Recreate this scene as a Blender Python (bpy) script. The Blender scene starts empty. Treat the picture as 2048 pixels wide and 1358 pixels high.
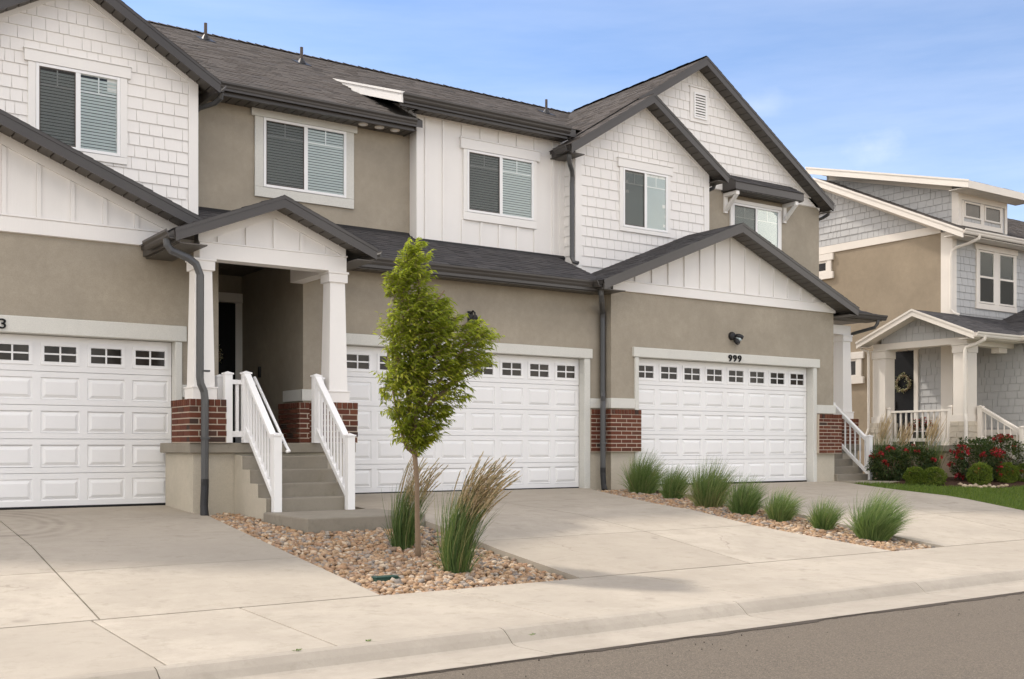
import bpy, math, random
from mathutils import Vector, Matrix, noise as mnoise

SC = bpy.context.scene
COL = SC.collection
rnd = random.Random(7)

# ------------------------------------------------------------------ camera
FPX, HOR, CX = 2200.0, 893.0, 1024.0
TH = math.atan2(4200 - 1024, FPX)
FW = (math.cos(TH), math.sin(TH)); RT = (math.sin(TH), -math.cos(TH))
CAMZ = 1.45
cam = bpy.data.cameras.new('camera')
cam.lens = FPX * 36 / 2048; cam.sensor_width = 36; cam.sensor_fit = 'HORIZONTAL'
cam.shift_y = (HOR - 679) / 2048
cam.clip_start = 0.1; cam.clip_end = 3000
camo = bpy.data.objects.new('camera', cam)
camo.location = (0, 0, CAMZ)
camo.rotation_euler = (math.pi / 2, 0, -math.atan2(FW[0], FW[1]))
COL.objects.link(camo); SC.camera = camo

# ------------------------------------------------------------------ sky and sun
SUN = Vector((-0.36, 0.81, 1.0)).normalized()          # towards the sun
SUN_EL = math.asin(SUN.z); SUN_AZ = math.atan2(SUN.x, SUN.y)
world = bpy.data.worlds.new('World'); SC.world = world; world.use_nodes = True
wn = world.node_tree.nodes; wl = world.node_tree.links
for n in list(wn): wn.remove(n)
wo = wn.new('ShaderNodeOutputWorld'); bg = wn.new('ShaderNodeBackground')
sky = wn.new('ShaderNodeTexSky'); sky.sky_type = 'NISHITA'; sky.sun_disc = False
sky.sun_elevation = SUN_EL; sky.sun_rotation = SUN_AZ
sky.altitude = 800; sky.air_density = 1.0; sky.dust_density = 0.5; sky.ozone_density = 6.0
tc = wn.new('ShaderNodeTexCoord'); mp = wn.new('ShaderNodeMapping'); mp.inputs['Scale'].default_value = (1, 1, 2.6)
mp.inputs['Location'].default_value = (14.4, 18.0, 4.5)  # offset leaves the view clear, with the added cloud outside it
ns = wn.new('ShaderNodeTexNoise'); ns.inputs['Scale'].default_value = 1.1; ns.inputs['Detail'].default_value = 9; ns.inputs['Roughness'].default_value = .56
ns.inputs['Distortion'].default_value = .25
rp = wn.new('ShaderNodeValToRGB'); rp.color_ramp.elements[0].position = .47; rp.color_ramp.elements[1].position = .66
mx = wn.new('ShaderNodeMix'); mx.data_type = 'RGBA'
mx.inputs['B'].default_value = (20.5, 18.6, 16.2, 1)                     # bright cloud, added mostly out of view as fill for the walls
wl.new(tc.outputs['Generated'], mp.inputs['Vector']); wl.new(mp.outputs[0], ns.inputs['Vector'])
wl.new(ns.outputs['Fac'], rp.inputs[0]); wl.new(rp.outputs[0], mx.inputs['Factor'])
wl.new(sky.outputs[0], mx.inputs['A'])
def wmath(op, a, b=None, clamp=False):
    n = wn.new('ShaderNodeMath'); n.operation = op; n.use_clamp = clamp
    for i, v in enumerate((a, b)):
        if v is None: continue
        if isinstance(v, (int, float)): n.inputs[i].default_value = v
        else: wl.new(v, n.inputs[i])
    return n.outputs[0]
# thin high veil: a level layer of cirrus, seen through ever more of it towards the horizon
sx = wn.new('ShaderNodeSeparateXYZ'); wl.new(tc.outputs['Generated'], sx.inputs[0])
m2 = wn.new('ShaderNodeMapping'); m2.inputs['Scale'].default_value = (1.2, 1.2, 9); m2.inputs['Location'].default_value = (3.1, 1.7, 0.4); wl.new(tc.outputs['Generated'], m2.inputs['Vector'])
n2 = wn.new('ShaderNodeTexNoise'); n2.inputs['Scale'].default_value = 1.7; n2.inputs['Detail'].default_value = 7; n2.inputs['Roughness'].default_value = .6; wl.new(m2.outputs[0], n2.inputs['Vector'])
tau = wmath('MULTIPLY', wmath('SUBTRACT', n2.outputs['Fac'], .22, True), .078)
veil = wmath('SUBTRACT', 1.0, wmath('EXPONENT', wmath('MULTIPLY', wmath('DIVIDE', tau, wmath('MAXIMUM', sx.outputs[2], .03)), -1.0)))
mv = wn.new('ShaderNodeMix'); mv.data_type = 'RGBA'; mv.inputs['B'].default_value = (13.5, 12.6, 11.6, 1)
wl.new(veil, mv.inputs['Factor']); wl.new(mx.outputs['Result'], mv.inputs['A'])
# two small fair-weather puffs low in the sky
last = mv.outputs['Result']
n3 = wn.new('ShaderNodeTexNoise'); n3.inputs['Scale'].default_value = 28; n3.inputs['Detail'].default_value = 6; n3.inputs['Roughness'].default_value = .6; wl.new(tc.outputs['Generated'], n3.inputs['Vector'])
for pd, rad, k in (((.7718, .5846, .2501), .042, .08), ((.7040, .6490, .2879), .034, .05)):
    vs_ = wn.new('ShaderNodeVectorMath'); vs_.operation = 'SUBTRACT'; vs_.inputs[1].default_value = pd; wl.new(tc.outputs['Generated'], vs_.inputs[0])
    vm = wn.new('ShaderNodeVectorMath'); vm.operation = 'MULTIPLY'; vm.inputs[1].default_value = (1, 1, 2.1); wl.new(vs_.outputs[0], vm.inputs[0])
    vl_ = wn.new('ShaderNodeVectorMath'); vl_.operation = 'LENGTH'; wl.new(vm.outputs[0], vl_.inputs[0])
    f = wmath('SUBTRACT', wmath('MULTIPLY', n3.outputs['Fac'], 1.7), wmath('ADD', wmath('DIVIDE', vl_.outputs['Value'], rad), .05), True)
    mc_ = wn.new('ShaderNodeMix'); mc_.data_type = 'RGBA'; mc_.inputs['B'].default_value = (8.5, 8.3, 8.1, 1)
    wl.new(wmath('MULTIPLY', f, k * 2.2, True), mc_.inputs['Factor']); wl.new(last, mc_.inputs['A']); last = mc_.outputs['Result']
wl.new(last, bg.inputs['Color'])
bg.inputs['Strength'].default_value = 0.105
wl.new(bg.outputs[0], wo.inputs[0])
sl = bpy.data.lights.new('sun', 'SUN'); sl.energy = 2.0; sl.angle = math.radians(4); sl.color = (1, .92, .82)
so = bpy.data.objects.new('sun', sl); so.rotation_euler = SUN.to_track_quat('Z', 'Y').to_euler(); so.location = (0, 0, 40)
COL.objects.link(so)
SC.view_settings.view_transform = 'Standard'; SC.view_settings.look = 'None'
SC.view_settings.gamma = 1; SC.view_settings.use_curve_mapping = False
SC.view_settings.exposure = 0.84
SC.render.engine = 'CYCLES'

# ------------------------------------------------------------------ materials
MAT = {}
def nodes(m):
    m.use_nodes = True
    return m.node_tree.nodes, m.node_tree.links, m.node_tree.nodes['Principled BSDF']
def mixc(N, L, fac, a, b, mode='MIX'):
    x = N.new('ShaderNodeMix'); x.data_type = 'RGBA'; x.blend_type = mode
    for key, val in (('Factor', fac), ('A', a), ('B', b)):
        if isinstance(val, (int, float)): x.inputs[key].default_value = val
        elif isinstance(val, tuple): x.inputs[key].default_value = (*val[:3], 1)
        else: L.new(val, x.inputs[key])
    return x.outputs['Result']
def nz(N, L, vec, scale, detail=6, rough=.6):
    n = N.new('ShaderNodeTexNoise'); n.inputs['Scale'].default_value = scale
    n.inputs['Detail'].default_value = detail; n.inputs['Roughness'].default_value = rough
    L.new(vec, n.inputs['Vector']); return n.outputs['Fac']
def ramp(N, L, fac, stops):
    r = N.new('ShaderNodeValToRGB'); e = r.color_ramp.elements
    while len(e) < len(stops): e.new(.5)
    for i, (p, c) in enumerate(stops):
        e[i].position = p
        e[i].color = (c, c, c, 1) if isinstance(c, (int, float)) else (*c, 1)
    L.new(fac, r.inputs[0]); return r.outputs[0]
def mapped(N, L, scale):
    g = N.new('ShaderNodeNewGeometry'); m = N.new('ShaderNodeMapping'); m.inputs['Scale'].default_value = scale
    L.new(g.outputs['Position'], m.inputs['Vector']); return m.outputs[0]
def bump(N, L, P, h, strength, dist=.01):
    b = N.new('ShaderNodeBump'); b.inputs['Strength'].default_value = strength; b.inputs['Distance'].default_value = dist
    L.new(h, b.inputs['Height']); L.new(b.outputs[0], P.inputs['Normal'])
def piece_rand(N, L):
    """one number per piece: a stored tint plus the object's own random number"""
    a = N.new('ShaderNodeAttribute'); a.attribute_name = 'tint'; o = N.new('ShaderNodeObjectInfo')
    s = N.new('ShaderNodeMath'); s.operation = 'ADD'; L.new(a.outputs['Fac'], s.inputs[0]); L.new(o.outputs['Random'], s.inputs[1])
    f = N.new('ShaderNodeMath'); f.operation = 'FRACT'; L.new(s.outputs[0], f.inputs[0]); return f.outputs[0]

def paint(name, col, var=.05, rough=.55, grain=None, bumpk=.15, dirt=.10, spec=.3):
    m = bpy.data.materials.new(name); N, L, P = nodes(m)
    p = mapped(N, L, (1, 1, 1))
    f = nz(N, L, p, 1.3, 6, .65)
    c = mixc(N, L, ramp(N, L, f, [(.3, 0), (.75, 1)]), col, tuple(x * (1 - dirt) for x in col))
    f2 = nz(N, L, p, 35, 3)
    c = mixc(N, L, ramp(N, L, f2, [(.3, 0), (.8, var)]), c, tuple(x * .75 for x in col))
    L.new(c, P.inputs['Base Color']); P.inputs['Roughness'].default_value = rough; P.inputs['Specular IOR Level'].default_value = spec
    gv = mapped(N, L, grain) if grain else p
    h = nz(N, L, gv, 40 if grain else 120, 4)
    bump(N, L, P, h, bumpk, .004)
    MAT[name] = m; return m
paint('white_siding', (.83, .81, .785), grain=(1, 1, .12), bumpk=.25, dirt=.05)
paint('white_paint', (.83, .815, .79), bumpk=.12, dirt=.04)
paint('cream_trim', (.76, .71, .64), bumpk=.1)
paint('vinyl', (.84, .84, .84), rough=.35, bumpk=.03, dirt=.03, var=.02, spec=.45)
paint('door_steel', (.83, .83, .83), rough=.45, grain=(.15, 1, 1), bumpk=.15, dirt=.07, var=.04, spec=.4)
paint('dark_metal', (.066, .060, .056), rough=.38, bumpk=.05, dirt=.25, var=.1, spec=.45)
paint('soffit_metal', (.105, .096, .086), rough=.5, bumpk=.05, dirt=.2, var=.05)
paint('downspout_metal', (.072, .073, .075), rough=.35, bumpk=.05, dirt=.25, spec=.5)
paint('black_plastic', (.022, .022, .024), rough=.45, bumpk=.2)
paint('black_paint', (.010, .010, .011), rough=.55, bumpk=.02, spec=.15)
paint('grey_siding', (.445, .445, .438), grain=(1, 1, .12), bumpk=.25, dirt=.06)
paint('vent_metal', (.09, .07, .06), rough=.5)
paint('bark', (.25, .18, .12), var=.5, rough=.9, grain=(1, 1, .25), bumpk=.9, dirt=.35)
paint('roller', (.46, .53, .54), rough=.7, bumpk=.1, var=.05)
paint('slat', (.58, .63, .62), rough=.5, bumpk=.0, var=.0)
paint('mortar', (.56, .48, .39), var=.3, rough=.9, bumpk=.6)
paint('dark_room', (.02, .018, .016), rough=.8)
paint('stem', (.10, .14, .04), rough=.7)
paint('edge_dirt', (.075, .062, .05), rough=1, bumpk=.6)
paint('valve_green', (.02, .06, .045), rough=.5)

def stucco(name, col, k=.5, mott=.16):
    m = bpy.data.materials.new(name); N, L, P = nodes(m)
    p = mapped(N, L, (1, 1, 1))
    f = nz(N, L, p, 1.1, 7, .68); f2 = nz(N, L, p, 9, 6, .7); f3 = nz(N, L, p, 90, 3, .7)
    c = mixc(N, L, ramp(N, L, f, [(.32, 0), (.7, 1)]), tuple(x * (1 + mott * .5) for x in col), tuple(x * (1 - mott * .7) for x in col))
    c = mixc(N, L, ramp(N, L, f2, [(.4, 0), (.75, .5)]), c, tuple(x * (1 - mott) for x in col))
    c = mixc(N, L, ramp(N, L, f3, [(.42, 0), (.7, .45)]), c, tuple(x * .68 for x in col))
    st = nz(N, L, mapped(N, L, (3, 3, .25)), 2.2, 5, .6)                       # faint rain streaks
    c = mixc(N, L, ramp(N, L, st, [(.58, 0), (.8, .22)]), c, tuple(x * .72 for x in col))
    L.new(c, P.inputs['Base Color']); P.inputs['Roughness'].default_value = .93; P.inputs['Specular IOR Level'].default_value = .15
    a = nz(N, L, p, 110, 5, .7)
    bump(N, L, P, a, k, .008); MAT[name] = m
stucco('stucco_taupe', (.375, .333, .268), mott=.22)
stucco('stucco_trim', (.66, .655, .61), k=.4, mott=.06)
stucco('stucco_base', (.52, .475, .39), k=.3)
stucco('stucco_tan', (.335, .275, .2), mott=.22)
stucco('limestone', (.66, .59, .48), k=.9, mott=.2)

def pieces(name, stops, rough, bs, bk, bd=.006, spec=.25, fine=.3):
    m = bpy.data.materials.new(name); N, L, P = nodes(m)
    r = piece_rand(N, L); c = ramp(N, L, r, stops)
    p = mapped(N, L, (1, 1, 1)); f = nz(N, L, p, bs, 5, .7)
    c = mixc(N, L, ramp(N, L, f, [(.35, 0), (.75, fine)]), c, (.5, .5, .5), 'MULTIPLY')
    L.new(c, P.inputs['Base Color']); P.inputs['Roughness'].default_value = rough; P.inputs['Specular IOR Level'].default_value = spec
    bump(N, L, P, f, bk, bd); MAT[name] = m; return m, c
pieces('brick', [(0, (.105, .036, .022)), (.3, (.14, .048, .028)), (.6, (.12, .040, .026)), (.85, (.165, .060, .034)), (.97, (.06, .038, .031))], .85, 60, .6)
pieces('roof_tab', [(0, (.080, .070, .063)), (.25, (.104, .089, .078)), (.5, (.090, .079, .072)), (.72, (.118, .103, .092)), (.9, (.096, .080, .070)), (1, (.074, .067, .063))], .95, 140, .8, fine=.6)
pieces('roof_tab_dark', [(0, (.05, .048, .05)), (.3, (.07, .066, .068)), (.6, (.06, .058, .062)), (.85, (.088, .083, .084)), (1, (.045, .044, .047))], .95, 140, .8, fine=.6)  # copy of the shingles above for lower roofs, house shade in the colour
pieces('rock', [(0, (.40, .26, .145)), (.15, (.29, .185, .11)), (.28, (.50, .36, .23)), (.40, (.36, .215, .125)), (.52, (.36, .31, .26)), (.62, (.19, .17, .155)), (.70, (.60, .50, .38)), (.82, (.42, .28, .17)), (.92, (.23, .175, .135)), (1, (.46, .28, .155))], .75, 45, .35, fine=.35)
pieces('garden_stone', [(0, (.55, .45, .33)), (1, (.42, .32, .22))], .8, 30, .4)

def concrete(name, col, warm=.0, streak=True):
    m = bpy.data.materials.new(name); N, L, P = nodes(m)
    p = mapped(N, L, (1, 1, 1))
    r = piece_rand(N, L)
    base = mixc(N, L, r, tuple(x * 1.07 for x in col), (col[0] * .91, col[1] * .905, col[2] * .90))
    f = nz(N, L, p, .7, 8, .68)
    c = mixc(N, L, ramp(N, L, f, [(.35, 0), (.7, .8)]), base, tuple(x * .80 for x in col))
    f2 = nz(N, L, mapped(N, L, (.5, 2.2, 1)), 2.2, 7, .7)                         # broom marks and drips along the slabs
    c = mixc(N, L, ramp(N, L, f2, [(.5, 0), (.8, .25)]), c, tuple(x * .78 for x in col))
    f3 = nz(N, L, p, 5, 7, .75)
    c = mixc(N, L, ramp(N, L, f3, [(.54, 0), (.74, .7)]), c, (col[0] * .58, col[1] * .58, col[2] * .53))
    f6 = nz(N, L, p, 1.9, 9, .75)
    c = mixc(N, L, ramp(N, L, f6, [(.44, 0), (.60, .5), (.72, .2)]), c, (col[0] * .74, col[1] * .73, col[2] * .72))
    f4 = nz(N, L, p, 180, 2, .5)
    c = mixc(N, L, ramp(N, L, f4, [(.35, 0), (.8, .28)]), c, tuple(x * .66 for x in col))
    if name == 'concrete':
        # tyre scuffs: rubber left in arcs in front of the left garage, and faint wheel tracks
        sp = N.new('ShaderNodeSeparateXYZ'); gg = N.new('ShaderNodeNewGeometry'); L.new(gg.outputs['Position'], sp.inputs[0])
        def mm(op, a, b=None, cl=False):
            q = N.new('ShaderNodeMath'); q.operation = op; q.use_clamp = cl
            for i, v in enumerate((a, b)):
                if v is None: continue
                if isinstance(v, (int, float)): q.inputs[i].default_value = v
                else: L.new(v, q.inputs[i])
            return q.outputs[0]
        dx, dy = mm('SUBTRACT', sp.outputs[0], 2.3), mm('SUBTRACT', sp.outputs[1], 14.2)
        rr = mm('SQRT', mm('ADD', mm('POWER', dx, 2.0), mm('MULTIPLY', mm('POWER', dy, 2.0), .35)))
        ring = mm('MULTIPLY', mm('ADD', mm('SINE', mm('MULTIPLY', rr, 34.0)), 1.0), .5)
        ar = mm('SUBTRACT', 1.0, mm('DIVIDE', mm('ABSOLUTE', mm('SUBTRACT', rr, .75)), .55), True)
        sc_ = mm('MULTIPLY', mm('MULTIPLY', ring, ar), mm('SUBTRACT', nz(N, L, p, 2.6, 5, .65), .36, True))
        vo = N.new('ShaderNodeTexVoronoi'); vo.feature = 'DISTANCE_TO_EDGE'; vo.inputs['Scale'].default_value = .42
        wv = N.new('ShaderNodeVectorMath'); wv.operation = 'ADD'; nn = N.new('ShaderNodeTexNoise'); nn.inputs['Scale'].default_value = 3.0; nn.inputs['Detail'].default_value = 6; L.new(p, nn.inputs['Vector'])
        ws = N.new('ShaderNodeVectorMath'); ws.operation = 'SCALE'; ws.inputs['Scale'].default_value = .35; L.new(nn.outputs['Color'], ws.inputs[0]); L.new(p, wv.inputs[0]); L.new(ws.outputs[0], wv.inputs[1]); L.new(wv.outputs[0], vo.inputs['Vector'])
        cr = mm('MULTIPLY', mm('SUBTRACT', 1.0, mm('DIVIDE', vo.outputs['Distance'], .0045), True), mm('MULTIPLY', mm('SUBTRACT', nz(N, L, p, .55, 2, .5), .56, True), 9.0, True))
        c = mixc(N, L, mm('MULTIPLY', cr, .55), c, (.16, .135, .11))
        od = mm('MULTIPLY', mm('SUBTRACT', nz(N, L, p, 3.3, 2, .4), .70, True), 9.0, True)
        c = mixc(N, L, mm('MULTIPLY', od, .5), c, (.17, .145, .12))
        c = mixc(N, L, mm('MULTIPLY', sc_, 1.9, True), c, (.15, .125, .105))
        ln = mm('SUBTRACT', 1.0, mm('DIVIDE', mm('ABSOLUTE', mm('SUBTRACT', dy, -.15)), .10), True)
        c = mixc(N, L, mm('MULTIPLY', mm('MULTIPLY', ln, mm('SUBTRACT', nz(N, L, mapped(N, L, (2, 8, 1)), 2.2, 6, .7), .5, True)), 3.5, True), c, (.13, .11, .095))
    f5 = nz(N, L, p, 14, 3, .5)
    c = mixc(N, L, ramp(N, L, f5, [(.76, 0), (.80, .5)]), c, tuple(x * .45 for x in col))   # small specks
    L.new(c, P.inputs['Base Color']); P.inputs['Roughness'].default_value = .9; P.inputs['Specular IOR Level'].default_value = .2
    h = nz(N, L, mapped(N, L, (1, 6, 1)), 60, 4, .7); bump(N, L, P, h, .25, .004); MAT[name] = m
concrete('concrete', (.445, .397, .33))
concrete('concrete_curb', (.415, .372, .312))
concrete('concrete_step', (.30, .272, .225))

def asphalt():
    m = bpy.data.materials.new('asphalt'); N, L, P = nodes(m)
    p = mapped(N, L, (1, 1, 1))
    v = N.new('ShaderNodeTexVoronoi'); v.inputs['Scale'].default_value = 150; L.new(p, v.inputs['Vector'])
    sep = N.new('ShaderNodeSeparateColor'); L.new(v.outputs['Color'], sep.inputs[0])
    c = ramp(N, L, sep.outputs[0], [(0, (.075, .060, .044)), (.5, (.115, .094, .070)), (.8, (.152, .124, .092)), (.96, (.20, .165, .122))])
    f = nz(N, L, mapped(N, L, (.25, 1, 1)), 1.2, 6, .65)
    c = mixc(N, L, ramp(N, L, f, [(.4, 0), (.7, .5)]), c, (.14, .114, .085))
    f2 = nz(N, L, p, 11, 3, .5); c = mixc(N, L, ramp(N, L, f2, [(.74, 0), (.78, .8)]), c, (.05, .045, .04))
    L.new(c, P.inputs['Base Color']); P.inputs['Roughness'].default_value = .92
    bump(N, L, P, v.outputs['Distance'], .5, .006); MAT['asphalt'] = m
asphalt()

def soil(name, a, b, sc=8):
    m = bpy.data.materials.new(name); N, L, P = nodes(m); p = mapped(N, L, (1, 1, 1))
    f = nz(N, L, p, sc, 8, .75); L.new(ramp(N, L, f, [(.3, a), (.7, b)]), P.inputs['Base Color'])
    P.inputs['Roughness'].default_value = 1; P.inputs['Specular IOR Level'].default_value = .1
    bump(N, L, P, f, .9, .03); MAT[name] = m
soil('dirt', (.30, .24, .175), (.42, .34, .25), .3)
soil('gravel_dirt', (.20, .15, .10), (.32, .24, .17), 20)
soil('mulch', (.035, .02, .014), (.10, .058, .04), 25)
soil('turf', (.06, .095, .014), (.10, .14, .025), 2.5)

def leafy(name, stops, trans=.35, rough=.5, tl=(.25, .34, .03)):
    m = bpy.data.materials.new(name); N, L, P = nodes(m)
    r = piece_rand(N, L); c = ramp(N, L, r, stops)
    L.new(c, P.inputs['Base Color']); P.inputs['Roughness'].default_value = rough; P.inputs['Specular IOR Level'].default_value = .3
    t = N.new('ShaderNodeBsdfTranslucent'); L.new(mixc(N, L, .5, c, tl), t.inputs['Color'])
    ms = N.new('ShaderNodeMixShader'); ms.inputs[0].default_value = trans
    L.new(P.outputs[0], ms.inputs[1]); L.new(t.outputs[0], ms.inputs[2]); L.new(ms.outputs[0], N['Material Output'].inputs['Surface']); MAT[name] = m
leafy('tree_leaf', [(0, (.065, .10, .012)), (.35, (.19, .24, .024)), (.7, (.33, .37, .035)), (1, (.50, .50, .07))], .58, .5, (.55, .62, .06))
leafy('grass_blade', [(0, (.07, .13, .042)), (.4, (.135, .215, .07)), (.8, (.21, .285, .10)), (.93, (.30, .33, .14)), (1, (.36, .29, .15))], .3)
leafy('reed_blade', [(0, (.05, .10, .035)), (.5, (.095, .155, .052)), (.85, (.15, .20, .07)), (1, (.40, .33, .16))], .3)
leafy('plume', [(0, (.44, .30, .17)), (.5, (.56, .42, .26)), (1, (.68, .54, .37))], .3, .8)
leafy('rose_leaf', [(0, (.018, .034, .012)), (.5, (.034, .062, .02)), (.9, (.07, .10, .028)), (1, (.10, .05, .03))], .2)
leafy('box_leaf', [(0, (.07, .12, .014)), (.5, (.13, .19, .024)), (1, (.22, .26, .04))], .35)
leafy('lawn_blade', [(0, (.06, .11, .014)), (.5, (.10, .16, .02)), (1, (.15, .20, .035))], .3)
leafy('red_petal', [(0, (.26, .006, .016)), (.6, (.42, .012, .03)), (1, (.52, .03, .075))], .25)
leafy('pale_petal', [(0, (.5, .45, .3)), (.5, (.2, .2, .07)), (1, (.62, .58, .45))], .2)

def glass():
    m = bpy.data.materials.new('window_glass'); N, L, P = nodes(m); N.remove(P)
    g = N.new('ShaderNodeBsdfGlossy'); g.inputs['Roughness'].default_value = .02; g.inputs['Color'].default_value = (.9, .95, .95, 1)
    t = N.new('ShaderNodeBsdfTransparent'); t.inputs['Color'].default_value = (.985, .995, .992, 1)
    f = N.new('ShaderNodeFresnel'); f.inputs['IOR'].default_value = 1.27
    gm = N.new('ShaderNodeNewGeometry'); wv = nz(N, L, gm.outputs['Position'], 1.3, 2, .5)
    b = N.new('ShaderNodeBump'); b.inputs['Strength'].default_value = .04; b.inputs['Distance'].default_value = .05; L.new(wv, b.inputs['Height'])
    L.new(b.outputs[0], g.inputs['Normal']); L.new(b.outputs[0], f.inputs['Normal'])
    s = N.new('ShaderNodeMixShader'); L.new(f.outputs[0], s.inputs[0]); L.new(t.outputs[0], s.inputs[1]); L.new(g.outputs[0], s.inputs[2])
    L.new(s.outputs[0], N['Material Output'].inputs['Surface']); MAT['window_glass'] = m
    m = bpy.data.materials.new('insect_screen'); N, L, P = nodes(m); N.remove(P)
    d = N.new('ShaderNodeBsdfDiffuse'); d.inputs['Color'].default_value = (.07, .068, .062, 1)
    t = N.new('ShaderNodeBsdfTransparent'); s = N.new('ShaderNodeMixShader'); s.inputs[0].default_value = .50
    L.new(t.outputs[0], s.inputs[1]); L.new(d.outputs[0], s.inputs[2]); L.new(s.outputs[0], N['Material Output'].inputs['Surface']); MAT['insect_screen'] = m
    m = bpy.data.materials.new('dark_glass'); N, L, P = nodes(m)
    p = mapped(N, L, (1, 1, 1)); f = nz(N, L, p, 2.2, 3, .6)
    L.new(ramp(N, L, f, [(.35, (.012, .010, .009)), (.7, (.05, .041, .033))]), P.inputs['Base Color'])
    P.inputs['Roughness'].default_value = .12; P.inputs['Specular IOR Level'].default_value = .22; MAT['dark_glass'] = m
glass()

# ------------------------------------------------------------------ mesh helpers
W = {}
class MB:
    def __init__(s): s.v = []; s.f = []; s.t = []
    def add(s, v, f, t=0.0):
        b = len(s.v); s.v += [tuple(p) for p in v]
        for q in f: s.f.append(tuple(i + b for i in q)); s.t.append(t)
        return s
    def box(s, x0, x1, y0, y1, z0, z1, t=0.0):
        return s.add([(x0, y0, z0), (x1, y0, z0), (x1, y1, z0), (x0, y1, z0), (x0, y0, z1), (x1, y0, z1), (x1, y1, z1), (x0, y1, z1)],
                     [(0, 3, 2, 1), (4, 5, 6, 7), (0, 1, 5, 4), (1, 2, 6, 5), (2, 3, 7, 6), (3, 0, 4, 7)], t)
    def prism(s, lo, hi, t=0.0):
        n = len(lo); return s.add(list(lo) + list(hi), [tuple(range(n - 1, -1, -1)), tuple(range(n, 2 * n))] + [(i, (i + 1) % n, n + (i + 1) % n, n + i) for i in range(n)], t)
    def pY(s, pts, y0, y1, t=0.0): return s.prism([(x, y0, z) for x, z in pts], [(x, y1, z) for x, z in pts], t)
    def pX(s, pts, x0, x1, t=0.0): return s.prism([(x0, y, z) for y, z in pts], [(x1, y, z) for y, z in pts], t)
    def pZ(s, pts, z0, z1, t=0.0): return s.prism([(x, y, z0) for x, y in pts], [(x, y, z1) for x, y in pts], t)
    def tube(s, path, rad, n=8, cap=True, t=0.0, ax=(1, 1)):
        path = [Vector(p) for p in path]; rs = rad if isinstance(rad, (list, tuple)) else [rad] * len(path)
        b = len(s.v); up = Vector((0, 0, 1)); prev = None
        for i, p in enumerate(path):
            d = (path[min(i + 1, len(path) - 1)] - path[max(i - 1, 0)]).normalized()
            if prev is None:
                a = d.cross(Vector((0, 1, 0)) if abs(d.y) < .9 else up).normalized()
            else: a = (prev - d * prev.dot(d)).normalized()
            prev = a; c = d.cross(a)
            for k in range(n):
                an = 2 * math.pi * (k + .5) / n
                s.v.append(tuple(p + a * math.cos(an) * rs[i] * ax[0] + c * math.sin(an) * rs[i] * ax[1]))
        m = len(path)
        for i in range(m - 1):
            for k in range(n):
                s.f.append((b + i * n + k, b + i * n + (k + 1) % n, b + (i + 1) * n + (k + 1) % n, b + (i + 1) * n + k)); s.t.append(t)
        if cap:
            s.f.append(tuple(b + k for k in range(n - 1, -1, -1))); s.t.append(t)
            s.f.append(tuple(b + (m - 1) * n + k for k in range(n))); s.t.append(t)
        return s
    def join(s, o):
        b = len(s.v); s.v += o.v
        s.f += [tuple(i + b for i in q) for q in o.f]; s.t += o.t; return s

def mesh_of(name, mb, mat, off, smooth=False, bevel=False):
    me = bpy.data.meshes.new(name)
    ox, oy, oz = off
    me.from_pydata([(x - ox, y - oy, z - oz) for x, y, z in mb.v], [], mb.f)
    if any(mb.t):
        at = me.attributes.new('tint', 'FLOAT', 'FACE'); at.data.foreach_set('value', mb.t)
    me.materials.append(MAT[mat])
    if smooth: me.polygons.foreach_set('use_smooth', [True] * len(me.polygons))
    return me
def place(o, loc, parent=None):
    COL.objects.link(o)
    if parent:
        o.parent = parent; p = W[parent.name]; o.location = (loc[0] - p[0], loc[1] - p[1], loc[2] - p[2])
    else: o.location = loc
    W[o.name] = tuple(loc); return o
def obj(name, mb, mat, parent=None, smooth=False, kind=None, origin=None, bev=0):
    xs, ys, zs = zip(*mb.v)
    c = origin or ((min(xs) + max(xs)) / 2, (min(ys) + max(ys)) / 2, (min(zs) + max(zs)) / 2 if parent else min(zs))
    o = bpy.data.objects.new(name, mesh_of(name, mb, mat, c, smooth)); place(o, c, parent)
    if bev:
        b = o.modifiers.new('bevel', 'BEVEL'); b.width = bev; b.segments = 2; b.limit_method = 'ANGLE'
    if kind: o['kind'] = kind
    return o
def inst(name, me, loc, parent, rot=None, scale=None):
    o = bpy.data.objects.new(name, me); place(o, loc, parent)
    if rot is not None: o.rotation_euler = rot
    if scale is not None: o.scale = scale
    return o
def thing(name, label, cat, loc, group=None):
    o = bpy.data.objects.new(name, None); o.empty_display_size = .3; place(o, loc)
    o['label'] = label; o['category'] = cat
    if group: o['group'] = group
    return o
def tag(o, label, cat, group=None):
    o['label'] = label; o['category'] = cat
    if group: o['group'] = group
    return o
def struct(name, mb, mat, **k): return obj(name, mb, mat, None, kind='structure', **k)

def proj(p):
    x, y, z = p[0], p[1], p[2] - CAMZ
    d = x * FW[0] + y * FW[1]
    if d < .2: return None
    return CX + FPX * (x * RT[0] + y * RT[1]) / d, HOR - FPX * z / d, d
def in_view(p, m=15):
    q = proj(p); return q and -m < q[0] < 2048 + m and -m < q[1] < 1358 + m
POOL = {}
def pool(root, name, parent, mb, mat):
    """collect a countable piece; the 300 that show largest become objects, the rest one part"""
    n = len(mb.v); c = tuple(sum(v[i] for v in mb.v) / n for i in range(3))
    q = proj(c); size = 0
    if q and -15 < q[0] < 2063 and -15 < q[1] < 1373:
        pr = [proj(v) for v in mb.v]
        if all(pr): size = (max(a[0] for a in pr) - min(a[0] for a in pr)) * (max(a[1] for a in pr) - min(a[1] for a in pr))
    POOL.setdefault((root.name, name), []).append((size, len(POOL.get((root.name, name), [])), parent, mb, mat, root))
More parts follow.
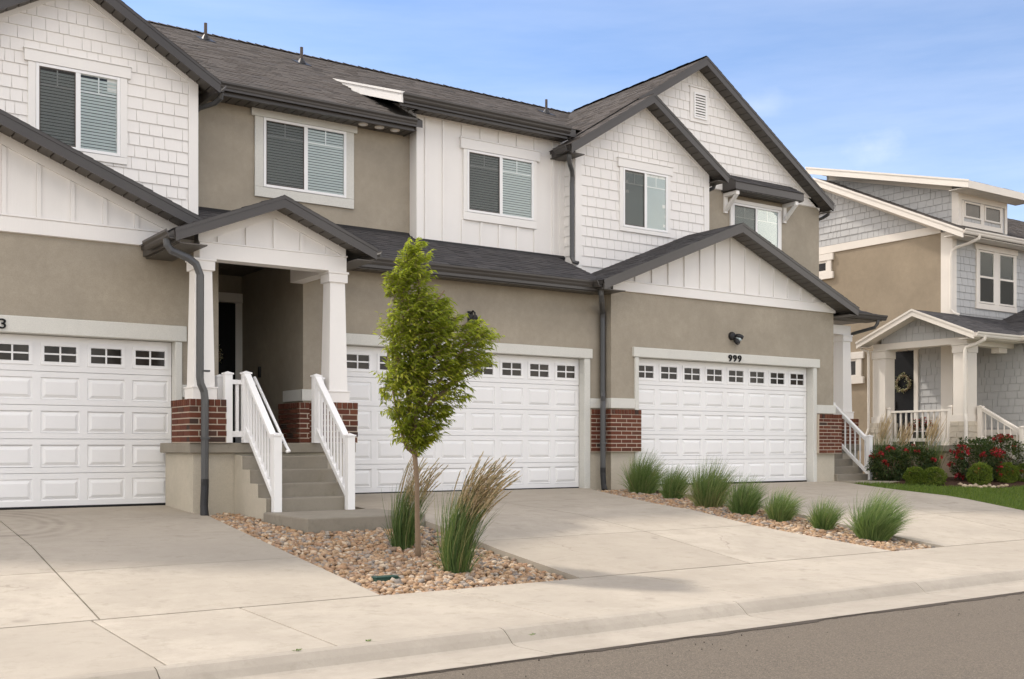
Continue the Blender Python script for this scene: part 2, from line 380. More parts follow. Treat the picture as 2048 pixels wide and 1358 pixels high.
def flush_pool(cap=300):
    for (rn, name), items in POOL.items():
        items.sort(key=lambda a: -a[0])
        rest = {}
        for i, (size, _, par, mb, mat, root) in enumerate(items):
            if i < cap and size > 0: obj(name, mb, mat, par)
            else:
                e = rest.setdefault(mat, [root, MB()]); e[1].join(mb)
        for mat, (root, mb) in rest.items():
            o = obj(name, mb, mat, root); o['kind'] = 'stuff'

def clip(poly, sub):
    """Sutherland-Hodgman: clip polygon sub by the convex polygon poly (counter-clockwise)"""
    out = list(sub)
    for i in range(len(poly)):
        ax, ay = poly[i]; bx, by = poly[(i + 1) % len(poly)]; inp = out; out = []
        def side(p): return (bx - ax) * (p[1] - ay) - (by - ay) * (p[0] - ax)
        for j in range(len(inp)):
            p, q = inp[j - 1], inp[j]; sp, sq = side(p), side(q)
            if sp * sq < 0:
                t = sp / (sp - sq); out.append((p[0] + (q[0] - p[0]) * t, p[1] + (q[1] - p[1]) * t))
            if sq >= 0: out.append(q)
        if len(out) < 3: return []
    return out
def facing_y(Y): return lambda a, z, d: (a, Y - d, z)
def facing_x(X): return lambda a, z, d: (X - d, a, z)
def shakes(root, parent, poly, face, mat, z0, expo=.197, holes=(), wmin=.12, wmax=.31, gap=.0045):
    zt = max(p[1] for p in poly); a0 = min(p[0] for p in poly); a1 = max(p[0] for p in poly); z = z0
    while z < zt:
        a = a0 - rnd.random() * .2
        while a < a1:
            w = rnd.choice((.13, .16, .19, .22, .26, .30)) * rnd.uniform(.95, 1.05)
            r = [(a + gap, z), (a + w - gap, z), (a + w - gap, z + expo + .012), (a + gap, z + expo + .012)]
            hid = any(h[0] <= a and a + w <= h[1] and h[2] <= z and z + expo <= h[3] for h in holes)
            a += w
            if hid: continue
            c = clip(poly, r)
            if not c: continue
            if max(p[0] for p in c) - min(p[0] for p in c) < .03: continue
            lift = rnd.uniform(.0205, .0225)
            hi = [face(p[0], p[1], lift - (lift - .004) * (p[1] - z) / (expo + .012)) for p in c]
            lo = [face(p[0], p[1], -.002) for p in c]
            pool(root, 'shingle', parent, MB().prism(lo, hi), mat)
        z += expo
def tabs(root, parent, O, u, v, L, H, mat, keep=None, expo=.143, wmin=.14, wmax=.34):
    O, u, v = Vector(O), Vector(u).normalized(), Vector(v).normalized(); n = u.cross(v)
    if n.z < 0: n = -n
    r = 0
    while r < H:
        a = -rnd.random() * .3
        while a < L:
            w = rnd.uniform(wmin, wmax); x0, x1 = max(a, 0), min(a + w, L); a += w
            if x1 - x0 < .03: continue
            if keep and not keep(O + u * (x0 + x1) / 2 + v * (r + expo / 2)): continue
            t = rnd.choice((.006, .007, .010, .012)); e = min(expo + .03, H - r + .01)
            P = lambda s, q, h: tuple(O + u * s + v * q + n * h)
            m = MB().add([P(x0, r - .004, .001), P(x1, r - .004, .001), P(x0, r - .004, t), P(x1, r - .004, t), P(x1, r + e, .002), P(x0, r + e, .002)],
                         [(0, 1, 3, 2), (2, 3, 4, 5), (0, 2, 5), (1, 4, 3)], rnd.uniform(.001, .999))
            pool(root, 'roof_shingle', parent, m, mat)
        r += expo

# ------------------------------------------------------------------ building helpers
def gutter_x(root, x0, x1, y, z, mat='dark_metal', s=1.0):
    """K-style gutter along X, its back on y, its lip at height z, opening towards -Y"""
    p = [(0, 0), (0, -.115), (-.065, -.115), (-.085, -.085), (-.09, -.06), (-.115, -.03), (-.118, 0), (-.106, 0), (-.10, -.024), (-.08, -.05), (-.07, -.10), (-.01, -.10), (-.01, 0)]
    return obj('gutter', MB().pX([(y + a * s, z + b * s) for a, b in p], x0, x1), mat, root)
def gutter_y(root, y0, y1, x, z, side, mat='dark_metal'):
    p = [(0, 0), (0, -.115), (.065, -.115), (.085, -.085), (.09, -.06), (.115, -.03), (.118, 0), (.106, 0), (.10, -.024), (.08, -.05), (.07, -.10), (.01, -.10), (.01, 0)]
    return obj('gutter', MB().pY([(x + a * side, z + b) for a, b in p], y0, y1), mat, root)
def downspout(root, path, mat, boot=None, n=8, r=.043, clips=()):
    d = obj('downspout', MB().tube(path, r, n, ax=(1.05, .85)), mat, root, smooth=False)
    for z in clips:
        x, y = path[-1][0], path[-1][1]
        obj('strap', MB().box(x - .055, x + .055, y - .048, y + .03, z, z + .025), mat, d)
    if boot: obj('drain_boot', MB().tube(boot, [.052] * (len(boot) - 1) + [.056], 12), 'black_plastic', d)
    return d
def gable(root, ax, az, sl, hl, hr, yf, yb, wy, fmat='dark_metal', tabmat='roof_tab', fh=.165, soff='soffit_metal', lf=True, right=True, tabbed=(1, 1), th=.03, ret=True, soffit_z=None, ystep=.16, fl=None):
    """two-slope roof whose gable end faces -Y: top edge of the rake board apex at (ax, az)"""
    roofs = []
    for sd, hw, on in ((-1, hl, 1), (1, hr, right)):
        if not on: continue
        X = lambda d: ax + sd * d
        Z = lambda d: az - sl * d
        r = obj('roof', MB().pY([(X(0), Z(0) + th * .5), (X(hw), Z(hw) + th * .5), (X(hw), Z(hw) - .05), (X(0), Z(0) - .05)], yf + .02, yb), fmat, root)
        roofs.append(r)
        n = math.hypot(1, sl)
        k = 0 if sd < 0 else 1
        if tabbed[k]:
            tabs(root, r, (X(hw + .02), yf - .012, Z(hw + .02) + th * .5 + .001), (0, 1, 0), (-sd, 0, sl), yb - yf, (hw + .02) * n, tabmat,
                 keep=tabbed[k] if callable(tabbed[k]) else None)
        d0 = 0 if (fl is None or sd > 0) else fl[0]
        d1 = hw if (fl is None or sd > 0) else fl[1]
        if lf or sd > 0:
            obj('rake_board', MB().pY([(X(d0), Z(d0)), (X(d1), Z(d1)), (X(d1), Z(d1) - fh), (X(d0), Z(d0) - fh)], yf, yf + .035), fmat, root)
            obj('drip_edge', MB().pY([(X(d0), Z(d0) + .02), (X(d1 + .01), Z(d1 + .01) + .02), (X(d1 + .01), Z(d1 + .01) - .03), (X(d0), Z(d0) - .03)], yf - .008, yf - .001), fmat, root)
            d = d0
            while d < d1 - .01:
                e = min(d + ystep, d1); zo = fh - .03
                pool(root, 'soffit_panel', r, MB().pY([(X(d + .018), Z(d + .018) - zo), (X(e), Z(e) - zo), (X(e), Z(e) - zo + .015), (X(d + .018), Z(d + .018) - zo + .015)], yf + .036, wy - .002), soff)
                d = e
            obj('soffit_backing', MB().pY([(X(d0), Z(d0) - fh + .05), (X(d1), Z(d1) - fh + .05), (X(d1), Z(d1) - fh + .065), (X(d0), Z(d0) - fh + .065)], yf + .036, wy), 'dark_room', r)
    return roofs
def ridge_cap(root, a, b, w=.14):
    a, b = Vector(a), Vector(b); n = int((b - a).length / .18); d = (b - a) / n; s = d.cross(Vector((0, 0, 1))).normalized()
    for i in range(n):
        p, q = a + d * i, a + d * (i + 1.15); t = rnd.choice((.022, .03))
        dz = w * .5
        pool(root, 'roof_shingle', root, MB().add([tuple(p - s * w + Vector((0, 0, -dz + t))), tuple(p + Vector((0, 0, t))), tuple(p + s * w + Vector((0, 0, -dz + t))),
            tuple(q + s * w + Vector((0, 0, -dz + .01))), tuple(q + Vector((0, 0, .01))), tuple(q - s * w + Vector((0, 0, -dz + .01)))],
            [(0, 1, 4, 5), (1, 2, 3, 4)], rnd.random()), 'roof_tab')
def soffit_run_x(root, parent, x0, x1, y0, y1, z, mat='soffit_metal', step=.16):
    x = x0
    while x < x1 - .02:
        e = min(x + step, x1); pool(root, 'soffit_panel', parent, MB().box(x + .018, e, y0, y1, z, z + .015), mat); x = e
    obj('soffit_backing', MB().box(x0, x1, y0, y1, z + .03, z + .045), 'dark_room', parent)

SLATS = {}
def window(root, x0, x1, z0, z1, Y, mull=None, trim=.095, head=(.16, .06), apron=None, tm='white_paint', blinds='slat', grid=True, left_screen=True, label=None, tside=.04, face=None, headtop=True, slatcol='slat'):
    """sliding window in the wall plane Y, facing -Y; trim stands proud of the wall"""
    mull = mull or (x0 + x1) / 2
    fr = MB(); w = .045; y0, y1 = Y - .05, Y - .006
    fr.box(x0, x0 + w, y0, y1, z0, z1).box(x1 - w, x1, y0, y1, z0, z1).box(x0 + w, x1 - w, y0, y1, z0, z0 + w).box(x0 + w, x1 - w, y0, y1, z1 - w, z1)
    fr.box(mull - .035, mull + .035, y0 + .003, y1, z0 + w, z1 - w)
    win = obj('window', fr, 'vinyl', root, bev=.004)
    if label: win['label'] = label
    T = MB(); T.box(x0 - trim, x0 - .002, Y - tside - .005, Y - .001, z0 - .002, z1 + .002)
    T.box(x1 + .002, x1 + trim, Y - tside - .005, Y - .001, z0 - .002, z1 + .002)
    T.box(x0 - trim, x1 + trim, Y - tside - .005, Y - .001, z0 - (apron or trim), z0 - .004)
    obj('window_trim', T, tm, win, bev=.004)
    H = MB().box(x0 - trim - head[1], x1 + trim + head[1], Y - tside - .02, Y - .001, z1 + .004, z1 + head[0])
    if headtop: H.box(x0 - trim - head[1] - .015, x1 + trim + head[1] + .015, Y - tside - .035, Y - .001, z1 + head[0] + .001, z1 + head[0] + .02)
    obj('window_head', H, tm, win, bev=.003)
    for i, (a, b) in enumerate(((x0 + w, mull - .035), (mull + .035, x1 - w))):
        obj('pane', MB().box(a, b, Y - .036 + .006 * i, Y - .033 + .006 * i, z0 + w, z1 - w), 'window_glass', win)
        if i == 0 and left_screen:
            obj('insect_screen', MB().add([(a, Y - .043, z0 + w), (b, Y - .043, z0 + w), (b, Y - .043, z1 - w), (a, Y - .043, z1 - w)], [(0, 1, 2, 3)]), 'insect_screen', win)
            S = MB(); q = .014
            S.box(a, a + q, Y - .046, Y - .041, z0 + w, z1 - w).box(b - q, b, Y - .046, Y - .041, z0 + w, z1 - w).box(a + q, b - q, Y - .046, Y - .041, z1 - w - q, z1 - w).box(a + q, b - q, Y - .046, Y - .041, z0 + w, z0 + w + q)
            obj('screen_frame', S, 'dark_metal' if left_screen == 2 else 'vent_metal', win)
        if grid:
            G = MB(); zz = z1 - w - (z1 - z0) * .22; m = (a + b) / 2
            G.box(a, b, Y - .032 + .006 * i, Y - .024 + .006 * i, zz, zz + .018).box(m - .009, m + .009, Y - .032 + .006 * i, Y - .024 + .006 * i, zz + .018, z1 - w)
            obj('grille', G, 'vinyl', win)
        if blinds == 'slat':
            obj('blind_backing', MB().box(a, b, Y - .0045, Y - .002, z0 + w, z1 - w), 'dark_room', win)  # dark sheet standing in for the shade between the slats
            key = (round(b - a, 3), slatcol)
            if key not in SLATS:
                hw = (b - a) / 2
                SLATS[key] = mesh_of('blind_slat', MB().add([(-hw, -.011, -.0215), (hw, -.011, -.0215), (hw, -.004, .0), (-hw, -.004, .0), (hw, .005, .020), (-hw, .005, .020)], [(0, 1, 2, 3), (3, 2, 4, 5)]), slatcol, (0, 0, 0))
            z = z0 + w + .02
            while z < z1 - w - .02:
                inst('blind_slat', SLATS[key], ((a + b) / 2, Y - .012, z), win); z += .046
        else:
            obj('roller_blind', MB().box(a, b, Y - .016, Y - .01, z0 + w, z1 - w), 'roller', win)
    return win

PANELS = {}
def garage_door(root, x0, x1, z0, z1, Y, nw=8):
    """sectional door: five sections, four with raised panels, the top one glazed"""
    n = nw; zh = [z0, z0 + (z1 - z0) * .2, z0 + (z1 - z0) * .4, z0 + (z1 - z0) * .597, z0 + (z1 - z0) * .792, z1]
    pw = (x1 - x0) / n
    D = MB(); D.box(x0, x1, Y + .03, Y + .05, z0 + .02, z1)
    def strip(xa, xb, za, zb): D.add([(xa, Y, za), (xb, Y, za), (xb, Y, zb), (xa, Y, zb)], [(0, 1, 2, 3)])
    pans = []; wins = []
    for r in range(5):
        za, zb = zh[r] + (.02 if r == 0 else .004), zh[r + 1] - .004
        px = .052
        if r < 4: pz0, pz1 = za + .075, zb - .075
        else: pz0, pz1 = za + .085, zb - .09
        strip(x0, x1, za, pz0); strip(x0, x1, pz1, zb)
        D.add([(x0, Y, za), (x1, Y, za), (x1, Y + .03, za), (x0, Y + .03, za)], [(0, 1, 2, 3)])
        D.add([(x0, Y, zb), (x1, Y, zb), (x1, Y + .03, zb), (x0, Y + .03, zb)], [(3, 2, 1, 0)])
        for i in range(n + 1):
            a = x0 if i == 0 else x0 + i * pw - px
            b = x1 if i == n else x0 + i * pw + px
            if i == 0: b = x0 + px
            if i == n: a = x1 - px
            strip(a, b, pz0, pz1)
        for i in range(n):
            c = ((x0 + (i + .5) * pw), Y, (pz0 + pz1) / 2)
            (pans if r < 4 else wins).append((c, pw / 2 - px, (pz1 - pz0) / 2))
    door = obj('garage_door', D, 'door_steel', root)
    obj('bottom_seal', MB().box(x0, x1, Y + .004, Y + .045, z0 - .003, z0 + .0195), 'black_plastic', door)
    for c, hw, hh in pans:
        key = (round(hw, 2), round(hh, 2))
        if key not in PANELS:
            L = [(0, 0), (.010, .011), (.022, .011), (.062, -.007)]; m = MB(); vs = []
            for ins, dep in L: vs += [(-hw + ins, dep, -hh + ins), (hw - ins, dep, -hh + ins), (hw - ins, dep, hh - ins), (-hw + ins, dep, hh - ins)]
            fs = [(k * 4 + j, k * 4 + (j + 1) % 4, k * 4 + 4 + (j + 1) % 4, k * 4 + 4 + j) for k in range(3) for j in range(4)] + [(12, 13, 14, 15)]
            PANELS[key] = mesh_of('raised_panel', m.add(vs, fs), 'door_steel', (0, 0, 0))
        inst('raised_panel', PANELS[key], c, door)
    for c, hw, hh in wins:
        key = ('w', round(hw, 2), round(hh, 2))
        if key not in PANELS:
            m = MB(); f = .045
            for (a, b, e, g) in ((-hw, hw, -hh, -hh + f), (-hw, hw, hh - f, hh), (-hw, -hw + f, -hh + f, hh - f), (hw - f, hw, -hh + f, hh - f)): m.box(a, b, -.012, .02, e, g)
            m.box(-.011, .011, -.006, .02, -hh + f, hh - f).box(-hw + f, -.011, -.0055, .02, -.011, .011).box(.011, hw - f, -.0055, .02, -.011, .011)
            PANELS[key] = mesh_of('window_frame', m, 'vinyl', (0, 0, 0))
            pm = MB().box(-(hw - f) / 2 + .006, (hw - f) / 2 - .006, -.002, .002, -(hh - f) / 2 + .006, (hh - f) / 2 - .006)
            PANELS[('p',) + key] = mesh_of('pane', pm, 'dark_glass', (0, 0, 0))
        inst('window_frame', PANELS[key], c, door)
        f = .045
        for sx in (-1, 1):
            for sz in (-1, 1): inst('pane', PANELS[('p',) + key], (c[0] + sx * (hw - f) / 2, Y + .01, c[2] + sz * (hh - f) / 2), door)
    return door

BRICKS = {}
def brick_face(root, parent, a0, a1, z0, z1, face, ph=0, soldier=True):
    """running bond with a soldier course on top; face maps (along, up, out) to the world"""
    bl, bh, j = .25, .0775, .0135
    zt = z1 - (.098 if soldier else 0); z = z0 + .004; r = ph
    nrow = max(1, round((zt - z0) / bh)); bh = (zt - z0) / nrow
    def br(u0, u1, w0, w1, d):
        if u1 - u0 < .025: return
        d += rnd.uniform(-.0015, .0015)
        lo = [face(u0, w0, -.004), face(u1, w0, -.004), face(u1, w1, -.004), face(u0, w1, -.004)]
        c = .002; hi = [face(u0 + c, w0 + c, d), face(u1 - c, w0 + c, d), face(u1 - c, w1 - c, d), face(u0 + c, w1 - c, d)]
        pool(root, 'brick', parent, MB().prism(lo, hi, rnd.uniform(.001, .999)), 'brick')
    for i in range(nrow):
        a = a0 - (bl * .5 if r % 2 else 0); r += 1
        while a < a1:
            br(max(a, a0) + (j / 2 if a > a0 else .001), min(a + bl, a1) - (j / 2 if a + bl < a1 else .001), z + j / 2, z + bh - j / 2, .006); a += bl
        z += bh
    if soldier:
        n = max(1, round((a1 - a0) / .08)); s = (a1 - a0) / n
        for i in range(n): br(a0 + i * s + j / 2, a0 + (i + 1) * s - j / 2, zt + j / 2 + .002, z1, .016)
def pier(root, x0, x1, y0, y1, z0, z1, faces='fl', soldier=True):
    p = obj('brick_pier', MB().box(x0, x1, y0, y1, z0, z1 - .004), 'mortar', root)
    if 'f' in faces: brick_face(root, p, x0 - .004, x1 + .004, z0, z1, facing_y(y0), 0, soldier)
    if 'l' in faces: brick_face(root, p, y0, y1, z0, z1, facing_x(x0), 1, soldier)
    return p
def column(root, xc, yc, z0, z1, wb, wt):
    """tapered square column with base block and cap"""
    m = MB(); b, t = wb / 2, wt / 2; zb, zc = z0 + .17, z1 - .155
    c = obj('column', m.add([(xc - b, yc - b, zb), (xc + b, yc - b, zb), (xc + b, yc + b, zb), (xc - b, yc + b, zb), (xc - t, yc - t, zc), (xc + t, yc - t, zc), (xc + t, yc + t, zc), (xc - t, yc + t, zc)],
            [(0, 3, 2, 1), (4, 5, 6, 7), (0, 1, 5, 4), (1, 2, 6, 5), (2, 3, 7, 6), (3, 0, 4, 7)]), 'white_siding', root, bev=.004)
    e = b + .022
    obj('column_base', MB().box(xc - e, xc + e, yc - e, yc + e, z0, zb - .018).box(xc - e - .012, xc + e + .012, yc - e - .012, yc + e + .012, zb - .018, zb + .001), 'white_siding', c, bev=.003)
    e = t + .03
    obj('column_cap', MB().box(xc - e, xc + e, yc - e, yc + e, zc - .001, z1 - .03).box(xc - e - .015, xc + e + .015, yc - e - .015, yc + e + .015, z1 - .03, z1), 'white_siding', c, bev=.003)
    return c
def post(par, x, y, z0, z1, w=.105, name='post', mat='vinyl'):
    h = w / 2
    p = obj(name, MB().box(x - h, x + h, y - h, y + h, z0, z1), mat, par, bev=.004)
    m = MB().box(x - h - .012, x + h + .012, y - h - .012, y + h + .012, z1, z1 + .022)
    m.add([(x - h, y - h, z1 + .022), (x + h, y - h, z1 + .022), (x + h, y + h, z1 + .022), (x - h, y + h, z1 + .022), (x, y, z1 + .045)], [(0, 1, 4), (1, 2, 4), (2, 3, 4), (3, 0, 4)])
    m2 = obj(name + '_cap', m, mat, par)
    return p
def sheared_rail(y0, z0, y1, z1, x, hw, h):
    return MB().pX([(y0, z0), (y1, z1), (y1, z1 + h), (y0, z0 + h)], x - hw, x + hw)
def stair_rail(root, x, yt, zt, yb, zb, n=11, tops=.92, mat='vinyl', top_post=True):
    """railing running down towards -Y from (yt, zt) to (yb, zb)"""
    R = obj('railing', sheared_rail(yb + .05, zb + tops - .02, yt - .05, zt + tops - .02, x, .045, .05), mat, root, bev=.006)
    obj('bottom_rail', sheared_rail(yb + .05, zb + .13, yt - .05, zt + .13, x, .03, .085), mat, R, bev=.004)
    obj('sub_rail', sheared_rail(yb + .05, zb + tops - .075, yt - .05, zt + tops - .075, x, .028, .054), mat, R)
    for i in range(n):
        t = (i + .8) / (n + .6); y = yb + (yt - yb) * t; z = zb + (zt - zb) * t; s = (zt - zb) / (yt - yb) * .012
        obj('baluster', MB().add([(x - .013, y - .012, z + .2 - s), (x + .013, y - .012, z + .2 - s), (x + .013, y + .012, z + .2 + s), (x - .013, y + .012, z + .2 + s),
            (x - .013, y - .012, z + tops - .07 - s), (x + .013, y - .012, z + tops - .07 - s), (x + .013, y + .012, z + tops - .07 + s), (x - .013, y + .012, z + tops - .07 + s)],
            [(0, 1, 5, 4), (1, 2, 6, 5), (2, 3, 7, 6), (3, 0, 4, 7)]), mat, R)
    post(R, x, yb, zb, zb + tops + .06, mat=mat)
    if top_post: post(R, x, yt, zt, zt + tops + .02, mat=mat)
    return R
def flat_rail_y(root, x, y0, y1, z, h, n, mat='vinyl'):
    R = obj('railing', MB().box(x - .045, x + .045, y0 + .05, y1 - .05, z + h - .05, z + h), mat, root, bev=.006)
    obj('bottom_rail', MB().box(x - .03, x + .03, y0 + .05, y1 - .05, z + .09, z + .17), mat, R)
    for i in range(n):
        y = y0 + (y1 - y0) * (i + 1) / (n + 1)
        obj('baluster', MB().box(x - .018, x + .018, y - .018, y + .018, z + .17, z + h - .05), mat, R)
    post(R, x, y0, z, z + h + .05, mat=mat); post(R, x, y1, z, z + h + .05, mat=mat)
    return R
def text_obj(txt, size, loc, mat, parent, depth=.012):
    cu = bpy.data.curves.new('house_number', 'FONT'); cu.body = txt; cu.size = size; cu.extrude = depth; cu.offset = size * .008
    cu.align_x = 'CENTER'; cu.space_character = 1.22
    t = bpy.data.objects.new('tmp', cu); COL.objects.link(t); bpy.context.view_layer.update()
    me = bpy.data.meshes.new_from_object(t.evaluated_get(bpy.context.evaluated_depsgraph_get())); bpy.data.objects.remove(t)
    me.name = 'house_number'; me.materials.clear(); me.materials.append(MAT[mat])
    o = bpy.data.objects.new('house_number', me); place(o, loc, parent); o.rotation_euler = (math.pi / 2, 0, 0); o.scale = (1.18, 1, 1)
    return o

# ------------------------------------------------------------------ ground heights
def prof(Y, f):
    if Y < 8.55: return .15 - (8.55 - Y) * .022
    if Y < 12: return .15 + (Y - 8.55) * (f - .32) / 3.45
    return f - .17 + (Y - 12) * .17 / 3.9
def lerp_path(path, y):
    path = sorted(path, key=lambda p: p[1])
    if y <= path[0][1]: return path[0][0]
    for (x0, y0), (x1, y1) in zip(path, path[1:]):
        if y <= y1: return x0 + (x1 - x0) * (y - y0) / (y1 - y0)
    return path[-1][0]
FA, FB, FC = .615, .675, .70
A_R = [(5.25, 15.75), (5.02, 14.7), (4.67, 12), (4.53, 8.55)]
B_L = [(7.1, 16), (7.02, 11.8), (6.82, 10.1), (6.75, 8.55)]
B_R = [(12.86, 16), (12.6, 15.6), (11.7, 12.8), (11.40, 10.5), (11.68, 8.55)]
C_L = [(13.7, 15.75), (13.15, 12.5), (12.76, 9.5), (12.78, 8.55)]
C_R = [(19.55, 15.8), (18.64, 13.6), (17.86, 10.5), (17.55, 8.55)]

exec_order = None
# ================================================================== THE SETTING
def at(px, py, z):
    """the place on the level z that lies at that spot of the photograph (used once, to read positions off)"""
    dz = (HOR - py) / FPX; t = (z - CAMZ) / dz; k = (px - CX) / FPX
    return ((FW[0] + RT[0] * k) * t, (FW[1] + RT[1] * k) * t)
struct('ground', MB().add([(-900, -900, -.06), (900, -900, -.06), (900, 900, -.06), (-900, 900, -.06)], [(0, 1, 2, 3)]), 'dirt')
rd = MB()
for i in range(60):
    x0 = -60 + i * 2.5; rd.add([(x0, -4.2, .0), (x0 + 2.5, -4.2, .0), (x0 + 2.5, 1.2, .05), (x0, 1.2, .05), (x0 + 2.5, 6.075, .002), (x0, 6.075, .002)], [(0, 1, 2, 3), (3, 2, 4, 5)])
struct('road', rd, 'asphalt')
rd_ = bpy.data.objects['road']
eg = MB(); x = -8.0; w0 = .02
while x < 24:
    x2 = x + rnd.uniform(.03, .09); w1 = max(.004, min(.05, w0 + rnd.gauss(0, .011)))
    eg.add([(x, 6.066, .0165), (x2, 6.066, .0165), (x2, 6.062 - w1, .006), (x, 6.062 - w0, .006)], [(0, 1, 2, 3)]); x = x2; w0 = w1
obj('edge_gap', eg, 'edge_dirt', rd_)
pb_ = MB()
for _ in range(110):
    x, y = rnd.uniform(1, 16), 6.03 - abs(rnd.gauss(0, .45)); r = rnd.uniform(.003, .009)
    if y < 1.5: continue
    vs = [(x + math.cos(a) * r * rnd.uniform(.7, 1.2), y + math.sin(a) * r * rnd.uniform(.7, 1.2), .004 + (6.06 - y) * .009) for a in (0, 1.5, 3, 4.5)] + [(x, y, .012 + r * .9)]
    pb_.add(vs, [(0, 1, 4), (1, 2, 4), (2, 3, 4), (3, 0, 4)], rnd.uniform(.5, .7))
o = obj('grit', pb_, 'edge_dirt', rd_); o['kind'] = 'stuff'
swb = struct('sidewalk', MB().pX([(6.76, .085), (8.54, .125), (8.54, -.05), (6.76, -.05)], -30, 60), 'gravel_dirt')
xs = [-26, -20, -14, -8, -4.2, -1.2, .6, 2.10, 3.25, 5.22, 7.4, 9.15, 11.2, 13.3, 15.4, 17.5, 20, 24, 30, 40, 55]
for a, b in zip(xs, xs[1:]):
    s = MB().pX([(6.755, .109), (7.4, .124), (8.0, .137), (8.545, .149), (8.545, .03), (6.755, .03)], a + .006, b - .006, rnd.uniform(.05, .95)); obj('slab', s, 'concrete', swb, bev=.006)
cbb = struct('curb', MB().pX([(6.1, -.01), (6.6, -.02), (6.74, .08), (6.74, -.05), (6.1, -.05)], -30, 60), 'gravel_dirt')
xs = [-26, -18, -10, -5, -1.4, 2.02, 4.56, 7.0, 9.5, 12, 14.6, 18, 22, 30, 40, 55]
for a, b in zip(xs, xs[1:]):
    pr = [(6.752, .108), (6.72, .107), (6.69, .10), (6.63, .06), (6.58, .018), (6.54, .006), (6.50, .004), (6.08, .018), (6.065, .012), (6.065, -.04), (6.752, -.04)]
    obj('curb_section', MB().pX(pr, a + .004, b - .004, rnd.uniform(.1, .9)), 'concrete_curb', cbb)

def slab(parent, L, R, y0, y1, f, name='slab', mat='concrete', dz=0, th=.11):
    n = max(1, int((y1 - y0) / .45)); m = MB(); b = 0
    ys = [y0 + (y1 - y0) * i / n for i in range(n + 1)]; t = rnd.uniform(.05, .95)
    vs = []
    for y in ys:
        z = prof(y, f) + dz; vs += [(L(y), y, z), (R(y), y, z), (L(y), y, z - th), (R(y), y, z - th)]
    fs = []
    for i in range(n):
        a = i * 4; c = a + 4
        fs += [(a, a + 1, c + 1, c), (a, c, c + 2, a + 2), (a + 1, a + 3, c + 3, c + 1)]
    fs += [(0, 2, 3, 1), (n * 4, n * 4 + 1, n * 4 + 3, n * 4 + 2)]
    return obj(name, m.add(vs, fs, t), mat, parent)
def driveway(name, Lp, Rp, mid, yj, y1, f):
    L = lambda y: lerp_path(Lp, y); R = lambda y: lerp_path(Rp, y)
    n = 18; m = MB(); vs = []
    for i in range(n + 1):
        y = 8.56 + (y1 - 8.56) * i / n; z = prof(y, f) - .022; vs += [(L(y) + .01, y, z), (R(y) - .01, y, z)]
    d = struct(name, m.add(vs, [(i * 2, i * 2 + 1, i * 2 + 3, i * 2 + 2) for i in range(n)]), 'gravel_dirt')
    ys = [8.557] + yj + [y1]; g = .007
    for a, b in zip(ys, ys[1:]):
        cols = [L] + [mm for mm in mid] + [R]
        for i in range(len(cols) - 1):
            l, r = cols[i], cols[i + 1]
            slab(d, (lambda y, l=l, k=i: l(y) + (g if k else 0)), (lambda y, r=r, k=i: r(y) - (g if k < len(cols) - 2 else 0)), a + g, b - g, f)
    return d
driveway('driveway', [(-.6, 16), (-.6, 8)], A_R, [lambda y: lerp_path([(2.55, 15.7), (2.16, 8.55)], y)], [10.5], 15.80, FA)
driveway('driveway', B_L, B_R, [lambda y: lerp_path([(9.6, 16), (9.43, 10.6), (9.15, 8.55)], y)], [10.62, 13.0], 16.06, FB)
driveway('driveway', C_L, C_R, [lambda y: lerp_path([(16.3, 16), (15.6, 10.6), (15.2, 8.55)], y)], [10.6, 13.3], 15.80, FC)

# planting beds
def bed(name, Lp, Rp, y0, y1, f, dz, mat):
    n = 16; vs = []
    for i in range(n + 1):
        y = y0 + (y1 - y0) * i / n; z = prof(y, f) + dz; vs += [(lerp_path(Lp, y), y, z), (lerp_path(Rp, y), y, z)]
    return struct(name, MB().add(vs, [(i * 2, i * 2 + 1, i * 2 + 3, i * 2 + 2) for i in range(n)]), mat)
bedAB = bed('rock_bed', A_R, B_L, 8.55, 15.6, .64, -.085, 'gravel_dirt')
bedBC = bed('rock_bed', B_R, C_L, 8.55, 15.9, .68, -.07, 'gravel_dirt')
def rock_meshes(mat, n, sq=.62):
    out = []
    import bmesh
    for i in range(n):
        bm = bmesh.new(); bmesh.ops.create_icosphere(bm, subdivisions=2 if False else 1, radius=1)
        o = Vector((rnd.uniform(0, 50), rnd.uniform(0, 50), 0)); sx, sy, sz = rnd.uniform(.85, 1.3), rnd.uniform(.75, 1.0), rnd.uniform(sq - .12, sq + .12)
        for v in bm.verts:
            k = 1 + .42 * mnoise.noise(v.co * .9 + o); v.co = Vector((v.co.x * sx, v.co.y * sy, v.co.z * sz)) * k
        me = bpy.data.meshes.new('rock'); bm.to_mesh(me); bm.free(); me.materials.append(MAT[mat]); me.polygons.foreach_set('use_smooth', [True] * len(me.polygons)); out.append(me)
    return out
ROCKS = rock_meshes('rock', 12)
ROCKV = [([tuple(v.co) for v in me.vertices], [tuple(p.vertices) for p in me.polygons]) for me in ROCKS]
